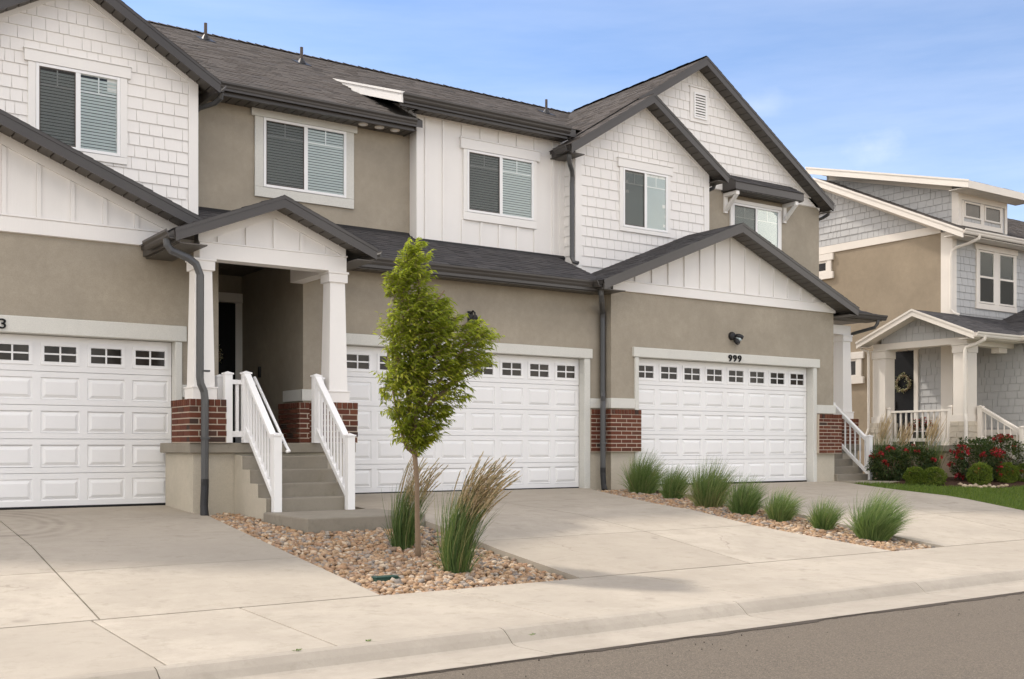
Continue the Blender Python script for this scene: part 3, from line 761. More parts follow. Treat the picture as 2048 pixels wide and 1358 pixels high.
def fill_rocks(bedo, inside, zf, box, count, smin=.019, smax=.039):
    items = []
    for _ in range(count):
        x, y = rnd.uniform(box[0], box[1]), rnd.uniform(box[2], box[3])
        if not inside(x, y): continue
        s = rnd.uniform(smin, smax) * (1.35 if rnd.random() < .08 else 1)
        p = (x, y, zf(x, y) + s * .35 + rnd.uniform(0, .035)); q = proj(p)
        size = s / q[2] if q and -10 < q[0] < 2058 and q[1] < 1370 else 0
        items.append((size, p, s, rnd.randrange(len(ROCKS)), (rnd.uniform(-.5, .5), rnd.uniform(-.5, .5), rnd.uniform(0, 6.28))))
    items.sort(key=lambda a: -a[0])
    m = MB()
    for i, (size, p, s, k, r) in enumerate(items):
        if i < 300: inst('rock', ROCKS[k], p, bedo, r, (s, s, s))
        else:
            from mathutils import Euler
            M = Euler(r).to_matrix() * s; vs, fs = ROCKV[k]
            m.add([tuple(M @ Vector(v) + Vector(p)) for v in vs], fs, rnd.uniform(.001, .999))
    o = obj('rock', m, 'rock', bedo, smooth=True); o['kind'] = 'stuff'
def inAB(x, y):
    if y > 13.3: r = 5.40 if y < 14.48 else 4.9
    elif y > 12.03: r = 5.38
    else: r = lerp_path(B_L, y) - .03
    return lerp_path(A_R, y) + .02 < x < r and y > 8.58
fill_rocks(bedAB, inAB, lambda x, y: prof(y, .64) - .085, (4.4, 7.1, 8.55, 14.6), 13000)
fill_rocks(bedBC, lambda x, y: lerp_path(B_R, y) + .03 < x < lerp_path(C_L, y) - .03 and y > 8.6, lambda x, y: prof(y, .68) - .075, (11.3, 13.8, 8.55, 15.7), 13000)

# ================================================================== LEFT TOWNHOUSE (A)
A = thing('townhouse', 'attached house cut off by the left edge, white shingle gable over white garage door', 'house', (2.4, 15.75, .6))
w = MB()
w.box(-.75, .13, 15.75, 16.0, .45, 4.3).box(5.016, 5.66, 15.75, 16.0, .45, 4.3).box(.13, 5.016, 15.75, 16.0, 2.96, 4.3)
w.box(5.5, 5.66, 16.0, 18.7, .5, 4.5)
obj('wall', w, 'stucco_taupe', A)
obj('garage_room', MB().box(.0, 5.1, 16.0, 16.9, .5, 3.2), 'dark_room', A)
garage_door(A, .139, 5.008, FA + .004, 2.955, 15.88)
tr = MB().box(-.02, .134, 15.70, 15.879, .5, 2.956).box(5.011, 5.11, 15.70, 15.879, .5, 2.956).box(-.08, 5.17, 15.68, 15.879, 2.957, 3.18)
obj('garage_trim', tr, 'stucco_trim', A, bev=.012)
obj('wall_band', MB().box(5.112, 5.67, 15.71, 15.749, 2.16, 2.34), 'stucco_trim', A, bev=.008)
obj('foundation', MB().box(5.112, 5.665, 15.735, 15.749, .45, 1.36), 'stucco_base', A)
t3 = text_obj('3', .185, (2.725, 15.668, 3.0), 'black_paint', A)
# garage gable with board and batten
agx, agz, asl = 2.5, 5.80, .41
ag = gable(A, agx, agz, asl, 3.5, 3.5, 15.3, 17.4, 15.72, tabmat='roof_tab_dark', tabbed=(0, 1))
obj('board_siding', MB().pY([(agx - 3.2, 4.28), (agx + 3.2, 4.28), (agx + 3.2, agz - asl * 3.2 - .05), (agx, agz - .05), (agx - 3.2, agz - asl * 3.2 - .05)], 15.745, 16.0), 'white_siding', A)
def battens(root, xs, y, zb, top, mat='white_siding', wdt=.055, pr=.03):
    for x in xs:
        z1 = min(top(x - wdt / 2), top(x + wdt / 2))
        if z1 - zb > .05: obj('batten', MB().pY([(x - wdt / 2, zb), (x + wdt / 2, zb), (x + wdt / 2, top(x + wdt / 2)), (x - wdt / 2, top(x - wdt / 2))], y - pr, y - .001), mat, root)
battens(A, [agx + .25 + .43 * k for k in range(-7, 7)], 15.745, 4.515, lambda x: agz - asl * abs(x - agx) - .29)
for sd in (-1, 1):
    obj('frieze_board', MB().pY([(agx, agz - .10), (agx + sd * 3.2, agz - asl * 3.2 - .10), (agx + sd * 3.2, agz - asl * 3.2 - .28), (agx, agz - .28)], 15.718, 15.744), 'white_siding', A)
obj('band_board', MB().box(agx - 3.25, agx + 3.2, 15.705, 15.744, 4.285, 4.49).box(agx - 3.25, agx + 3.2, 15.69, 15.744, 4.491, 4.512), 'white_siding', A, bev=.004)
# upper storey
ux, uz, us = 3.93, 8.31, .60
xl, xr = 2.1, 5.73
top = lambda x: uz - us * abs(x - ux) - .08
pw = [(xl, 4.9), (xr, 4.9), (xr, top(xr)), (ux, top(ux)), (xl, top(xl))]
aw = obj('upper_wall', MB().pY(pw, 16.9, 17.5), 'white_siding', A)
shakes(A, aw, [(xl, 4.9), (xr - .145, 4.9), (xr - .145, top(xr - .145)), (ux, top(ux)), (xl, top(xl))], facing_y(16.9), 'white_siding', 4.91, expo=.182, holes=[(3.30, 4.62, 5.72, 7.05)])
obj('corner_board', MB().box(xr - .14, xr + .012, 16.872, 16.899, 4.9, top(xr) + .02).box(xr + .0005, xr + .0125, 16.9, 17.45, 4.9, top(xr)), 'white_siding', A, bev=.003)
obj('frieze_board', MB().pY([(ux, top(ux) - .0), (xr - .142, top(xr - .142)), (xr - .142, top(xr - .142) - .13), (ux, top(ux) - .13)], 16.87, 16.899), 'white_siding', A)
obj('frieze_board', MB().pY([(ux, top(ux) - .0), (xl, top(xl)), (xl, top(xl) - .13), (ux, top(ux) - .13)], 16.87, 16.899), 'white_siding', A)
window(A, 3.37, 4.55, 5.78, 6.965, 16.9, mull=3.95, trim=.105, head=(.17, .05), grid=True, slatcol='slat')
agt = gable(A, ux, uz, us, 2.05, 2.05, 16.55, 19.6, 16.88, tabbed=(0, 1))
gable(A, 1.96, 9.6, .62, 4.1, 2.0, 17.05, 22, 17.4, tabbed=(0, 0))
obj('gable_wall', MB().pY([(-2.1, 4.9), (2.2, 4.9), (3.9, 8.2), (1.96, 9.45), (-2.1, 6.9)], 17.42, 17.6), 'white_siding', A)
gutter_y(A, 16.6, 17.0, ux + 2.05, uz - us * 2.05 - .01, 1)
obj('eave_board', MB().box(ux + 1.98, ux + 2.045, 16.6, 17.4, uz - us * 2.05 - .16, uz - us * 2.05 - .02), 'dark_metal', A)
downspout(A, [(6.05, 16.72, 6.98), (6.05, 16.74, 6.90), (6.00, 16.85, 6.84), (5.86, 17.2, 6.82), (5.82, 17.36, 6.75), (5.82, 17.42, 6.6), (5.82, 17.42, 5.28), (5.82, 17.36, 5.2)], 'downspout_metal')

# ================================================================== MIDDLE TOWNHOUSE (B)
B = thing('townhouse', 'middle attached house with gabled entry porch and steps, white board-and-batten bay', 'house', (9, 16, .6))
w = MB()
w.box(7.11, 7.80, 16.0, 16.25, .45, 4.4).box(12.686, 13.17, 16.0, 16.25, .45, 4.4).box(7.80, 12.686, 16.0, 16.25, 3.085, 4.4)
w.box(7.112, 7.3, 16.25, 18.75, 1.4, 4.5)
obj('wall', w, 'stucco_taupe', B)
obj('garage_room', MB().box(7.6, 12.9, 16.26, 17.2, .5, 3.3), 'dark_room', B)
garage_door(B, 7.809, 12.678, FB + .004, 3.08, 16.12)
obj('garage_trim', MB().box(7.55, 7.804, 15.95, 16.119, .5, 3.080).box(12.681, 12.82, 15.95, 16.119, .5, 3.080).box(7.50, 12.86, 15.93, 16.119, 3.081, 3.26), 'stucco_trim', B, bev=.012)
obj('wall_band', MB().box(12.823, 13.14, 15.96, 15.999, 2.165, 2.345), 'stucco_trim', B, bev=.008)
obj('foundation', MB().box(12.823, 13.14, 15.985, 15.999, .45, 1.36), 'stucco_base', B)
pier(B, 12.824, 13.12, 15.93, 16.0, 1.355, 2.14, 'f')
# entry alcove
obj('back_wall', MB().box(5.66, 7.11, 18.62, 18.75, 1.4, 4.5), 'stucco_taupe', B)
ed = obj('entry_door', MB().box(6.06, 6.975, 18.56, 18.615, 1.52, 3.95), 'black_paint', B)
for zz in ((1.75, 2.5), (2.7, 3.75)):
    for xx in (6.16, 6.56): obj('door_panel', MB().box(xx, xx + .3, 18.552, 18.559, *zz), 'black_paint', ed, bev=.006)
obj('door_handle', MB().box(6.86, 6.92, 18.50, 18.555, 2.45, 2.62), 'dark_metal', ed)
obj('door_trim', MB().box(6.98, 7.105, 18.57, 18.618, 1.5, 3.96).box(5.8, 6.055, 18.57, 18.618, 1.5, 3.96).box(5.75, 7.108, 18.56, 18.618, 3.965, 4.13), 'white_paint', B)
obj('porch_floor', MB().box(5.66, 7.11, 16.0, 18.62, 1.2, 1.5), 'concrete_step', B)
ceil = obj('porch_ceiling', MB().box(4.95, 7.11, 14.75, 18.62, 4.46, 4.5), 'dark_room', B)
for i in range(20):
    y = 14.8 + i * .19
    obj('ceiling_panel', MB().box(5.0, 7.10, y + .006, y + .184, 4.435, 4.455), 'soffit_metal', ceil)
obj('door_bell', MB().box(7.075, 7.109, 17.72, 17.78, 2.62, 2.80), 'black_plastic', B)
obj('wall_band', MB().box(7.075, 7.109, 15.96, 16.72, 2.165, 2.345).box(7.075, 7.5, 15.965, 15.999, 2.166, 2.344), 'stucco_trim', B, bev=.006)
pb = obj('brick_pier', MB().box(7.02, 7.5, 15.92, 16.0, 1.5, 2.13).box(7.05, 7.11, 16.0, 16.75, 1.5, 2.13), 'mortar', B)
brick_face(B, pb, 7.02, 7.5, 1.5, 2.135, facing_y(15.92))
brick_face(B, pb, 15.92, 16.75, 1.5, 2.135, facing_x(7.02), 1)
# porch base and steps
obj('porch_base', MB().box(4.88, 7.18, 14.55, 15.74, .3, 1.36), 'stucco_base', B)
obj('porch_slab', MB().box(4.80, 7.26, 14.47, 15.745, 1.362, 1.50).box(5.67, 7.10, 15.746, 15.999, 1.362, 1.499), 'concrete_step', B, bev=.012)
st = MB()
SX0, SX1 = 5.46, 6.72
for k in range(4):
    y0 = 14.546 - .28 * (k + 1); zt = 1.50 - .18 * (k + 1)
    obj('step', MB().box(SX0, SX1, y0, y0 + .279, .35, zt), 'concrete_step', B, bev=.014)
obj('stair_side', MB().pX([(14.545, 1.34), (14.266, 1.34 - .02), (14.266, 1.315), (14.26, 1.14), (13.986, 1.14), (13.98, .96), (13.706, .96), (13.70, .78), (13.426, .78), (13.42, .3), (14.545, .3)], SX0 - .012, SX0 - .002), 'stucco_base', B)
obj('landing', MB().box(5.41, 7.03, 12.06, 13.424, .25, .605), 'concrete_step', B, bev=.02)
pier(B, 4.80, 5.30, 14.44, 15.2, 1.50, 2.085, 'fl')
pier(B, 6.77, 7.27, 14.44, 15.0, 1.50, 2.085, 'fl')
column(B, 5.03, 14.68, 2.085, 3.985, .29, .235)
column(B, 7.01, 14.68, 2.085, 3.985, .29, .235)
obj('porch_beam', MB().box(4.965, 7.14, 14.535, 14.78, 3.987, 4.20).box(4.95, 7.155, 14.525, 14.78, 4.201, 4.222).box(6.89, 7.10, 14.781, 15.99, 3.99, 4.2), 'white_siding', B, bev=.004)
px_, pz_, ps_ = 6.04, 4.885, .41
obj('board_siding', MB().pY([(4.965, 4.2225), (7.14, 4.2225), (7.14, pz_ - ps_ * 1.1 - .06), (px_, pz_ - .06), (4.965, pz_ - ps_ * 1.075 - .06)], 14.56, 14.75), 'white_siding', B)
battens(B, [px_ + .40 * k for k in (-2, -1, 0, 1, 2)], 14.56, 4.223, lambda x: pz_ - ps_ * abs(x - px_) - .25)
for sd in (-1, 1):
    obj('frieze_board', MB().pY([(px_, pz_ - .10), (px_ + sd * 1.09, pz_ - ps_ * 1.09 - .10), (px_ + sd * 1.09, pz_ - ps_ * 1.09 - .235), (px_, pz_ - .235)], 14.54, 14.559), 'white_siding', B)
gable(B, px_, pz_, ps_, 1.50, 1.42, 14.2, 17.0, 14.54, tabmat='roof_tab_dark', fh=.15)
gutter_y(B, 14.25, 15.3, px_ - 1.50, pz_ - ps_ * 1.5 + .0, -1)
gutter_y(B, 14.25, 15.5, px_ + 1.42, pz_ - ps_ * 1.42 + .0, 1)
obj('eave_board', MB().box(px_ - 1.49, px_ - 1.44, 14.24, 15.7, pz_ - ps_ * 1.5 - .15, pz_ - ps_ * 1.5 - .01), 'dark_metal', B)
obj('eave_soffit', MB().box(px_ - 1.44, 4.97, 14.24, 15.72, 4.10, 4.115), 'soffit_metal', B)
obj('eave_soffit', MB().box(7.16, px_ + 1.42, 14.24, 15.98, 4.13, 4.145), 'soffit_metal', B)
downspout(B, [(4.47, 14.36, 4.16), (4.475, 14.36, 4.08), (4.52, 14.34, 4.01), (4.74, 14.32, 3.93), (4.84, 14.31, 3.86), (4.895, 14.31, 3.72), (4.895, 14.32, 2.36), (4.905, 14.32, 2.28), (4.955, 14.33, 2.18), (4.965, 14.33, 2.08), (4.965, 14.33, .98)], 'downspout_metal',
          boot=[(4.965, 14.33, 1.02), (4.965, 14.33, .92), (4.94, 14.29, .66), (4.93, 14.24, .53)], r=.05, clips=(1.55, 2.44))
stair_rail(B, 5.57, 14.42, 1.50, 13.36, .605, 10)
stair_rail(B, 6.61, 14.42, 1.50, 13.36, .605, 10)
gp = obj('porch_railing', MB().box(5.36, 5.52, 14.46, 14.54, 2.30, 2.36).box(5.36, 5.52, 14.47, 14.53, 1.58, 1.66).box(5.36, 5.40, 14.48, 14.52, 1.66, 2.30).box(5.45, 5.49, 14.48, 14.52, 1.66, 2.30), 'vinyl', B)
post(gp, 5.34, 14.5, 1.50, 2.43); post(gp, 5.31, 14.72, 1.50, 2.40); post(gp, 6.745, 14.62, 1.5, 2.42)
hr = obj('handrail', MB().tube([(5.70, 14.42, 2.30), (5.70, 14.50, 2.39), (5.70, 14.44, 2.40), (5.70, 13.36, 1.46), (5.70, 13.26, 1.39), (5.66, 13.24, 1.385)], .02, 8), 'vinyl', B, smooth=True)
obj('rail_bracket', MB().box(5.60, 5.70, 13.6, 13.64, 1.62, 1.65).box(5.60, 5.70, 14.2, 14.24, 2.14, 2.17), 'black_plastic', hr)
# upper storey: stucco wall, bay
obj('upper_wall', MB().box(5.6, 9.87, 17.5, 17.7, 4.8, 7.35), 'stucco_taupe', B)
window(B, 7.05, 8.57, 5.79, 6.95, 17.5, trim=.15, head=(.2, .06), apron=.17, tm='stucco_trim', tside=.035, headtop=False)
bayw = obj('bay_wall', MB().box(9.86, 13.3, 17.25, 17.6, 4.9, 7.56).pX([(17.6, 7.0), (19.6, 7.0), (19.6, 8.3), (17.6, 7.7)], 9.862, 10.0), 'white_siding', B)
obj('corner_board', MB().box(9.847, 9.985, 17.226, 17.249, 4.9, 7.5).box(9.846, 9.859, 17.251, 17.38, 4.9, 7.5), 'white_siding', B)
bx = [10.05, 10.42, 10.83, 11.24, 11.655, 12.07, 12.48, 12.92]
wx0, wx1 = 10.91, 12.43
for x in bx:
    if 10.75 < x < 12.6:
        battens(B, [x], 17.25, 4.9, lambda q: 5.64); battens(B, [x], 17.25, 7.165, lambda q: 7.40)
    else: battens(B, [x], 17.25, 4.9, lambda q: 7.40)
obj('frieze_board', MB().box(9.987, 13.2, 17.222, 17.249, 7.402, 7.53), 'white_siding', B)
obj('corner_board', MB().box(13.08, 13.195, 17.224, 17.249, 4.9, 7.40), 'white_siding', B)
window(B, wx0, wx1, 5.80, 6.955, 17.25, trim=.075, head=(.19, .065), apron=.15)
# main roof
mp_ = .528; n_ = math.hypot(1, mp_)
mr = obj('roof', MB().pX([(17.0, 7.25), (21.72, 7.25 + 4.72 * mp_), (26.5, 7.25), (26.5, 7.1), (21.72, 7.1 + 4.72 * mp_), (17.0, 7.12)], 3.0, 9.84).pX([(17.8, 7.25 + .8 * mp_), (21.72, 7.25 + 4.72 * mp_), (26.5, 7.25), (26.5, 7.1), (21.72, 7.1 + 4.72 * mp_), (17.8, 7.12 + .8 * mp_)], 9.841, 17.6), 'dark_metal', B)
tabs(B, mr, (3.2, 16.985, 7.25 + .002), (1, 0, 0), (0, 1, mp_), 14.2, 4.72 * n_, 'roof_tab',
     keep=lambda p: not (p.x > 9.35 and p.y < 19.35) and p.x > 4.5 - (p.y - 17) * .3 + (0 if p.y > 19.3 else 1.2 - (p.y - 17) * .3))
ridge_cap(B, (3.5, 21.72, 7.27 + 4.72 * mp_), (17.3, 21.72, 7.27 + 4.72 * mp_))
obj('eave_board', MB().box(5.95, 9.72, 17.075, 17.115, 7.06, 7.24), 'dark_metal', B)
obj('eave_end', MB().pX([(17.0, 7.24), (17.5, 7.5), (17.5, 7.06), (17.075, 7.06)], 9.722, 9.74), 'dark_metal', B)
gutter_x(B, 5.97, 9.72, 17.074, 7.255)
soffit_run_x(B, mr, 5.74, 9.72, 17.116, 17.498, 7.075)
bs_ = .355
br_ = obj('bay_roof', MB().pX([(16.84, 7.59), (19.6, 7.59 + 2.76 * bs_), (19.6, 7.45 + 2.76 * bs_), (16.84, 7.45)], 9.36, 13.17), 'dark_metal', B)
tabs(B, br_, (9.34, 16.82, 7.592), (1, 0, 0), (0, 1, bs_), 4.6, 2.75 * math.hypot(1, bs_), 'roof_tab', keep=lambda p: p.x < 13.1 or p.y > 17.2)
obj('rake_board', MB().pX([(16.80, 7.60), (19.55, 7.60 + 2.75 * bs_), (19.55, 7.43 + 2.75 * bs_), (16.80, 7.43)], 9.30, 9.335), 'white_paint', B)
obj('drip_edge', MB().pX([(16.79, 7.625), (19.58, 7.625 + 2.79 * bs_), (19.58, 7.585 + 2.79 * bs_), (16.79, 7.585)], 9.28, 9.36), 'white_paint', B)
obj('rake_soffit', MB().pX([(16.9, 7.50), (19.4, 7.50 + 2.5 * bs_), (19.4, 7.485 + 2.5 * bs_), (16.9, 7.485)], 9.336, 9.86), 'white_paint', B)
obj('eave_board', MB().box(9.336, 13.0, 16.885, 16.915, 7.40, 7.58), 'dark_metal', B)
gutter_x(B, 9.33, 13.02, 16.884, 7.605)
soffit_run_x(B, br_, 9.75, 13.1, 16.916, 17.22, 7.425)
# skirt roof between the storeys
sk = (5.27 - 4.42) / 1.95
skr = obj('skirt_roof', MB().pX([(15.55, 4.42), (17.5, 5.27), (17.5, 5.1), (15.55, 4.28)], 5.3, 12.98), 'dark_metal', B)
tabs(B, skr, (5.6, 15.53, 4.422), (1, 0, 0), (0, 1, sk), 7.4, 1.98 * math.hypot(1, sk), 'roof_tab_dark')
obj('flashing', MB().pX([(17.44, 5.26), (17.495, 5.33), (17.495, 5.2)], 5.74, 9.84).pX([(17.19, 5.15), (17.22, 5.20), (17.22, 5.1)], 9.84, 13.18), 'black_plastic', B)
obj('eave_board', MB().box(7.47, 12.6, 15.605, 15.635, 4.26, 4.42), 'dark_metal', B)
gutter_x(B, 7.58, 12.52, 15.604, 4.445)
soffit_run_x(B, skr, 7.3, 12.9, 15.636, 15.995, 4.275)
for i, (x, y) in enumerate(((7.29, 21.0), (9.12, 20.6), (15.5, 20.95))):
    zb = 7.25 + (y - 17) * mp_
    v = obj('vent_pipe', MB().tube([(x, y, zb - .1), (x, y, zb + .33)], .032, 10), 'vent_metal', B, smooth=False)
    obj('vent_boot', MB().tube([(x, y, zb - .02), (x, y, zb + .04), (x, y, zb + .10)], [.11, .075, .04], 12), 'black_plastic', v)
    obj('vent_flashing', MB().pX([(y - .18, zb - .18 * mp_ + .02), (y + .15, zb + .15 * mp_ + .02), (y + .15, zb + .15 * mp_ + .026), (y - .18, zb - .18 * mp_ + .026)], x - .15, x + .15), 'black_plastic', v)
for i, (x, nm) in enumerate(((8.79, 'leftmost'), (9.11, 'middle'), (9.42, 'rightmost'))):
    L = thing('soffit_light', '%s of the three round pale soffit lights under the upper eave' % nm, 'light', (x, 17.25, 7.062), 'soffit lights under the upper eave')
    obj('trim_ring', MB().tube([(x, 17.25, 7.060), (x, 17.25, 7.074)], [.082, .088], 20), 'cream_trim', L)
    obj('lens', MB().tube([(x, 17.25, 7.052), (x, 17.25, 7.0595)], [.045, .055], 16), 'vinyl', L)
cl = thing('ceiling_light', 'round flat white light on the dark entry ceiling', 'light', (6.55, 16.4, 4.40))
obj('lens', MB().tube([(6.55, 16.4, 4.405), (6.55, 16.4, 4.425)], [.10, .12], 20), 'vinyl', cl); obj('rim', MB().tube([(6.55, 16.4, 4.426), (6.55, 16.4, 4.434)], [.13, .13], 20), 'white_paint', cl)

# ================================================================== RIGHT TOWNHOUSE (C)
C = thing('townhouse', 'attached house number 999, two stacked shingle gables above its white garage', 'house', (16.3, 15.75, .65))
w = MB()
w.box(13.15, 13.80, 15.75, 16.0, .45, 4.45).box(18.756, 19.45, 15.75, 16.0, .45, 4.45).box(13.80, 18.756, 15.75, 16.0, 3.145, 4.45)
w.box(19.25, 19.45, 16.0, 17.4, .45, 4.45).box(13.15, 13.3, 16.0, 16.2, .45, 4.45)
obj('wall', w, 'stucco_taupe', C)
obj('garage_room', MB().box(13.6, 18.8, 16.0, 17.0, .5, 3.4), 'dark_room', C)
garage_door(C, 13.809, 18.748, FC + .004, 3.14, 15.90)
obj('garage_trim', MB().box(13.71, 13.804, 15.71, 15.899, .5, 3.140).box(18.751, 18.865, 15.71, 15.899, .5, 3.140).box(13.66, 18.94, 15.69, 15.899, 3.141, 3.325), 'stucco_trim', C, bev=.012)
obj('wall_band', MB().box(13.12, 13.708, 15.712, 15.749, 2.165, 2.35).box(13.12, 13.149, 15.7495, 15.99, 2.165, 2.35), 'stucco_trim', C, bev=.006)
obj('wall_band', MB().box(18.868, 19.48, 15.712, 15.749, 2.165, 2.345), 'stucco_trim', C, bev=.006)
obj('foundation', MB().box(13.14, 13.708, 15.735, 15.749, .45, 1.352), 'stucco_base', C)
obj('foundation', MB().box(18.868, 19.46, 15.735, 15.749, .45, 1.30), 'stucco_base', C)
pier(C, 13.07, 13.80, 15.65, 15.92, 1.352, 2.14, 'fl')
pier(C, 18.87, 19.60, 15.65, 15.9, 1.30, 2.145, 'f')
cgx, cgz, csl = 16.17, 5.86, .40
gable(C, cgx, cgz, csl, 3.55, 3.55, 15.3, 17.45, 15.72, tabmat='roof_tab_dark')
obj('board_siding', MB().pY([(13.15, 4.40), (19.45, 4.40), (19.45, cgz - csl * 3.28 - .05), (cgx, cgz - .05), (13.15, cgz - csl * 3.02 - .05)], 15.745, 15.95), 'white_siding', C)
battens(C, [13.73 + .4225 * k for k in range(13)], 15.745, 4.56, lambda x: cgz - csl * abs(x - cgx) - .16, wdt=.035)
obj('band_board', MB().box(13.16, 19.47, 15.705, 15.744, 4.355, 4.535).box(13.16, 19.47, 15.69, 15.744, 4.536, 4.557), 'white_siding', C, bev=.004)
gutter_y(C, 15.36, 15.6, cgx - 3.55, cgz - csl * 3.55 + .005, -1)
gutter_y(C, 15.36, 17.3, cgx + 3.55, cgz - csl * 3.55 + .005, 1)
obj('eave_soffit', MB().box(cgx - 3.5, 13.15, 15.34, 16.0, 4.285, 4.30), 'soffit_metal', C)
obj('eave_soffit', MB().box(19.45, cgx + 3.55, 15.34, 17.3, 4.285, 4.30), 'soffit_metal', C)
ds = downspout(C, [(12.72, 15.52, 4.34), (12.73, 15.53, 4.22), (12.80, 15.60, 4.12), (12.96, 15.78, 4.02), (13.06, 15.88, 3.94), (13.075, 15.9, 3.84), (13.075, 15.9, 2.46), (13.06, 15.87, 2.36), (12.97, 15.76, 2.26), (12.955, 15.75, 2.16), (12.955, 15.75, 1.02)], 'downspout_metal',
          boot=[(12.955, 15.75, 1.06), (12.955, 15.75, .96), (12.93, 15.70, .74), (12.90, 15.63, .64)], r=.05, clips=(1.5,))
text_obj('999', .185, (16.33, 15.676, 3.165), 'black_paint', C)
# small upper gable
cx_, cz_, cs_ = 14.95, 8.53, .633
xl, xr = 13.2, 16.79
top = lambda x: cz_ - cs_ * abs(x - cx_) - .08
uw = obj('upper_wall', MB().pY([(xl, 4.7), (xr, 4.7), (xr, top(xr)), (cx_, top(cx_)), (xl, top(xl))], 16.9, 17.6), 'white_siding', C)
shakes(C, uw, [(xl + .15, 4.9), (xr - .14, 4.9), (xr - .14, top(xr - .14)), (cx_, top(cx_)), (xl + .15, top(xl + .15))], facing_y(16.9), 'white_siding', 4.985, holes=[(14.32, 15.68, 5.80, 7.14)])
shakes(C, uw, [(16.93, 4.9), (17.25, 4.9), (17.25, 7.2), (16.93, 7.2)], facing_x(13.2), 'white_siding', 4.985)
obj('corner_board', MB().box(xl - .012, xl + .145, 16.872, 16.899, 4.7, top(xl + .14)).box(xr - .135, xr + .012, 16.872, 16.899, 4.7, top(xr)), 'white_siding', C, bev=.003)
for sd, hw in ((-1, 1.75), (1, 1.84)):
    obj('frieze_board', MB().pY([(cx_, top(cx_) + .04), (cx_ + sd * hw, top(cx_ + hw) + .04), (cx_ + sd * hw, top(cx_ + hw) - .10), (cx_, top(cx_) - .10)], 16.87, 16.8985), 'white_siding', C)
window(C, 14.39, 15.59, 5.86, 7.05, 16.9, trim=.085, head=(.17, .05), blinds='roller', slatcol='slat', grid=True)
gable(C, cx_, cz_, cs_, 2.1, 2.1, 16.55, 19.2, 16.88, tabbed=(1, 1))
gutter_y(C, 16.62, 17.0, cx_ - 2.1, cz_ - cs_ * 2.1 + .0, -1)
gutter_y(C, 16.62, 17.0, cx_ + 2.1, cz_ - cs_ * 2.1 + .0, 1)
obj('eave_soffit', MB().box(cx_ - 2.1, xl, 16.6, 17.24, 7.06, 7.075), 'soffit_metal', C)
obj('eave_soffit', MB().box(xr, cx_ + 2.1, 16.6, 17.38, 7.06, 7.075), 'soffit_metal', C)
obj('eave_board', MB().box(cx_ - 2.095, cx_ - 2.06, 16.6, 17.2, 7.06, 7.2), 'dark_metal', C)
downspout(C, [(12.92, 16.72, 7.1), (12.925, 16.73, 7.0), (12.96, 16.76, 6.9), (13.08, 16.84, 6.78), (13.12, 16.88, 6.68), (13.125, 16.9, 6.55), (13.125, 16.9, 5.12), (13.14, 16.86, 5.03), (13.18, 16.78, 5.0)], 'downspout_metal', r=.045)
downspout(C, [(17.0, 16.9, 7.1), (17.0, 16.95, 7.0), (16.95, 17.2, 6.93), (16.87, 17.3, 6.9)], 'downspout_metal', r=.045)
# large rear gable
bx_, bz_, bs2 = 16.92, 9.815, .635
YB = 17.4
top2 = lambda x: bz_ - bs2 * abs(x - bx_) - .08
rw = obj('rear_wall', MB().box(13.0, 20.96, YB, YB + .2, 4.5, 7.12), 'stucco_taupe', C)
gw = obj('gable_wall', MB().pY([(13.4, 7.121), (20.96, 7.121), (20.96, top2(20.96)), (bx_, top2(bx_)), (13.4, top2(13.4))], YB, YB + .2), 'white_siding', C)
shakes(C, gw, [(14.2, 7.34), (20.69, 7.34), (bx_, top2(bx_)), (14.2, top2(14.2))], facing_y(YB), 'white_siding', 7.34, holes=[(16.74, 17.26, 8.55, 9.2), (13, 16.6, 7.3, 8.0)])
obj('band_board', MB().box(16.8, 20.975, YB - .03, YB - .001, 7.13, 7.32).box(16.8, 20.975, YB - .045, YB - .001, 7.321, 7.34), 'white_siding', C, bev=.003)
obj('frieze_board', MB().pY([(bx_, top2(bx_) + .02), (20.95, top2(20.95) + .02), (20.95, top2(20.95) - .12), (bx_, top2(bx_) - .12)], YB - .03, YB - .0015), 'white_siding', C)
obj('frieze_board', MB().pY([(bx_, top2(bx_) + .02), (14.9, top2(14.9) + .02), (14.9, top2(14.9) - .12), (bx_, top2(bx_) - .12)], YB - .03, YB - .0015), 'white_siding', C)
gable(C, bx_, bz_, bs2, 3.6, 4.15, 17.05, 21.8, YB - .02, tabbed=(1, 1), fl=(0, 1.95))
ridge_cap(C, (bx_, 17.08, bz_ + .03), (bx_, 21.7, bz_ + .03))
vt = obj('gable_vent', MB().box(16.72, 17.28, YB - .035, YB - .001, 8.50, 9.24).box(16.69, 17.31, YB - .055, YB - .001, 9.241, 9.262), 'white_siding', C, bev=.003)
obj('vent_frame', MB().box(16.82, 16.86, YB - .06, YB - .036, 8.58, 9.14).box(17.16, 17.20, YB - .06, YB - .036, 8.58, 9.14).box(16.86, 17.16, YB - .06, YB - .036, 8.58, 8.62).box(16.86, 17.16, YB - .06, YB - .036, 9.10, 9.14), 'vinyl', vt)
obj('vent_back', MB().box(16.86, 17.16, YB - .038, YB - .0355, 8.62, 9.10), 'dark_room', vt)
for i in range(8):
    z = 8.63 + i * .058; obj('louver', MB().pX([(YB - .062, z), (YB - .058, z), (YB - .04, z + .045), (YB - .044, z + .045)], 16.86, 17.16), 'white_paint', vt)
window(C, 18.02, 19.53, 5.7, 6.89, YB, trim=.075, head=(.08, .0), blinds='roller', headtop=False)
gutter_y(C, 17.1, 21.0, bx_ + 4.15, bz_ - bs2 * 4.15 + .0, 1)
obj('eave_soffit', MB().box(20.965, bx_ + 4.14, 17.09, 21, 7.0, 7.015), 'soffit_metal', C)
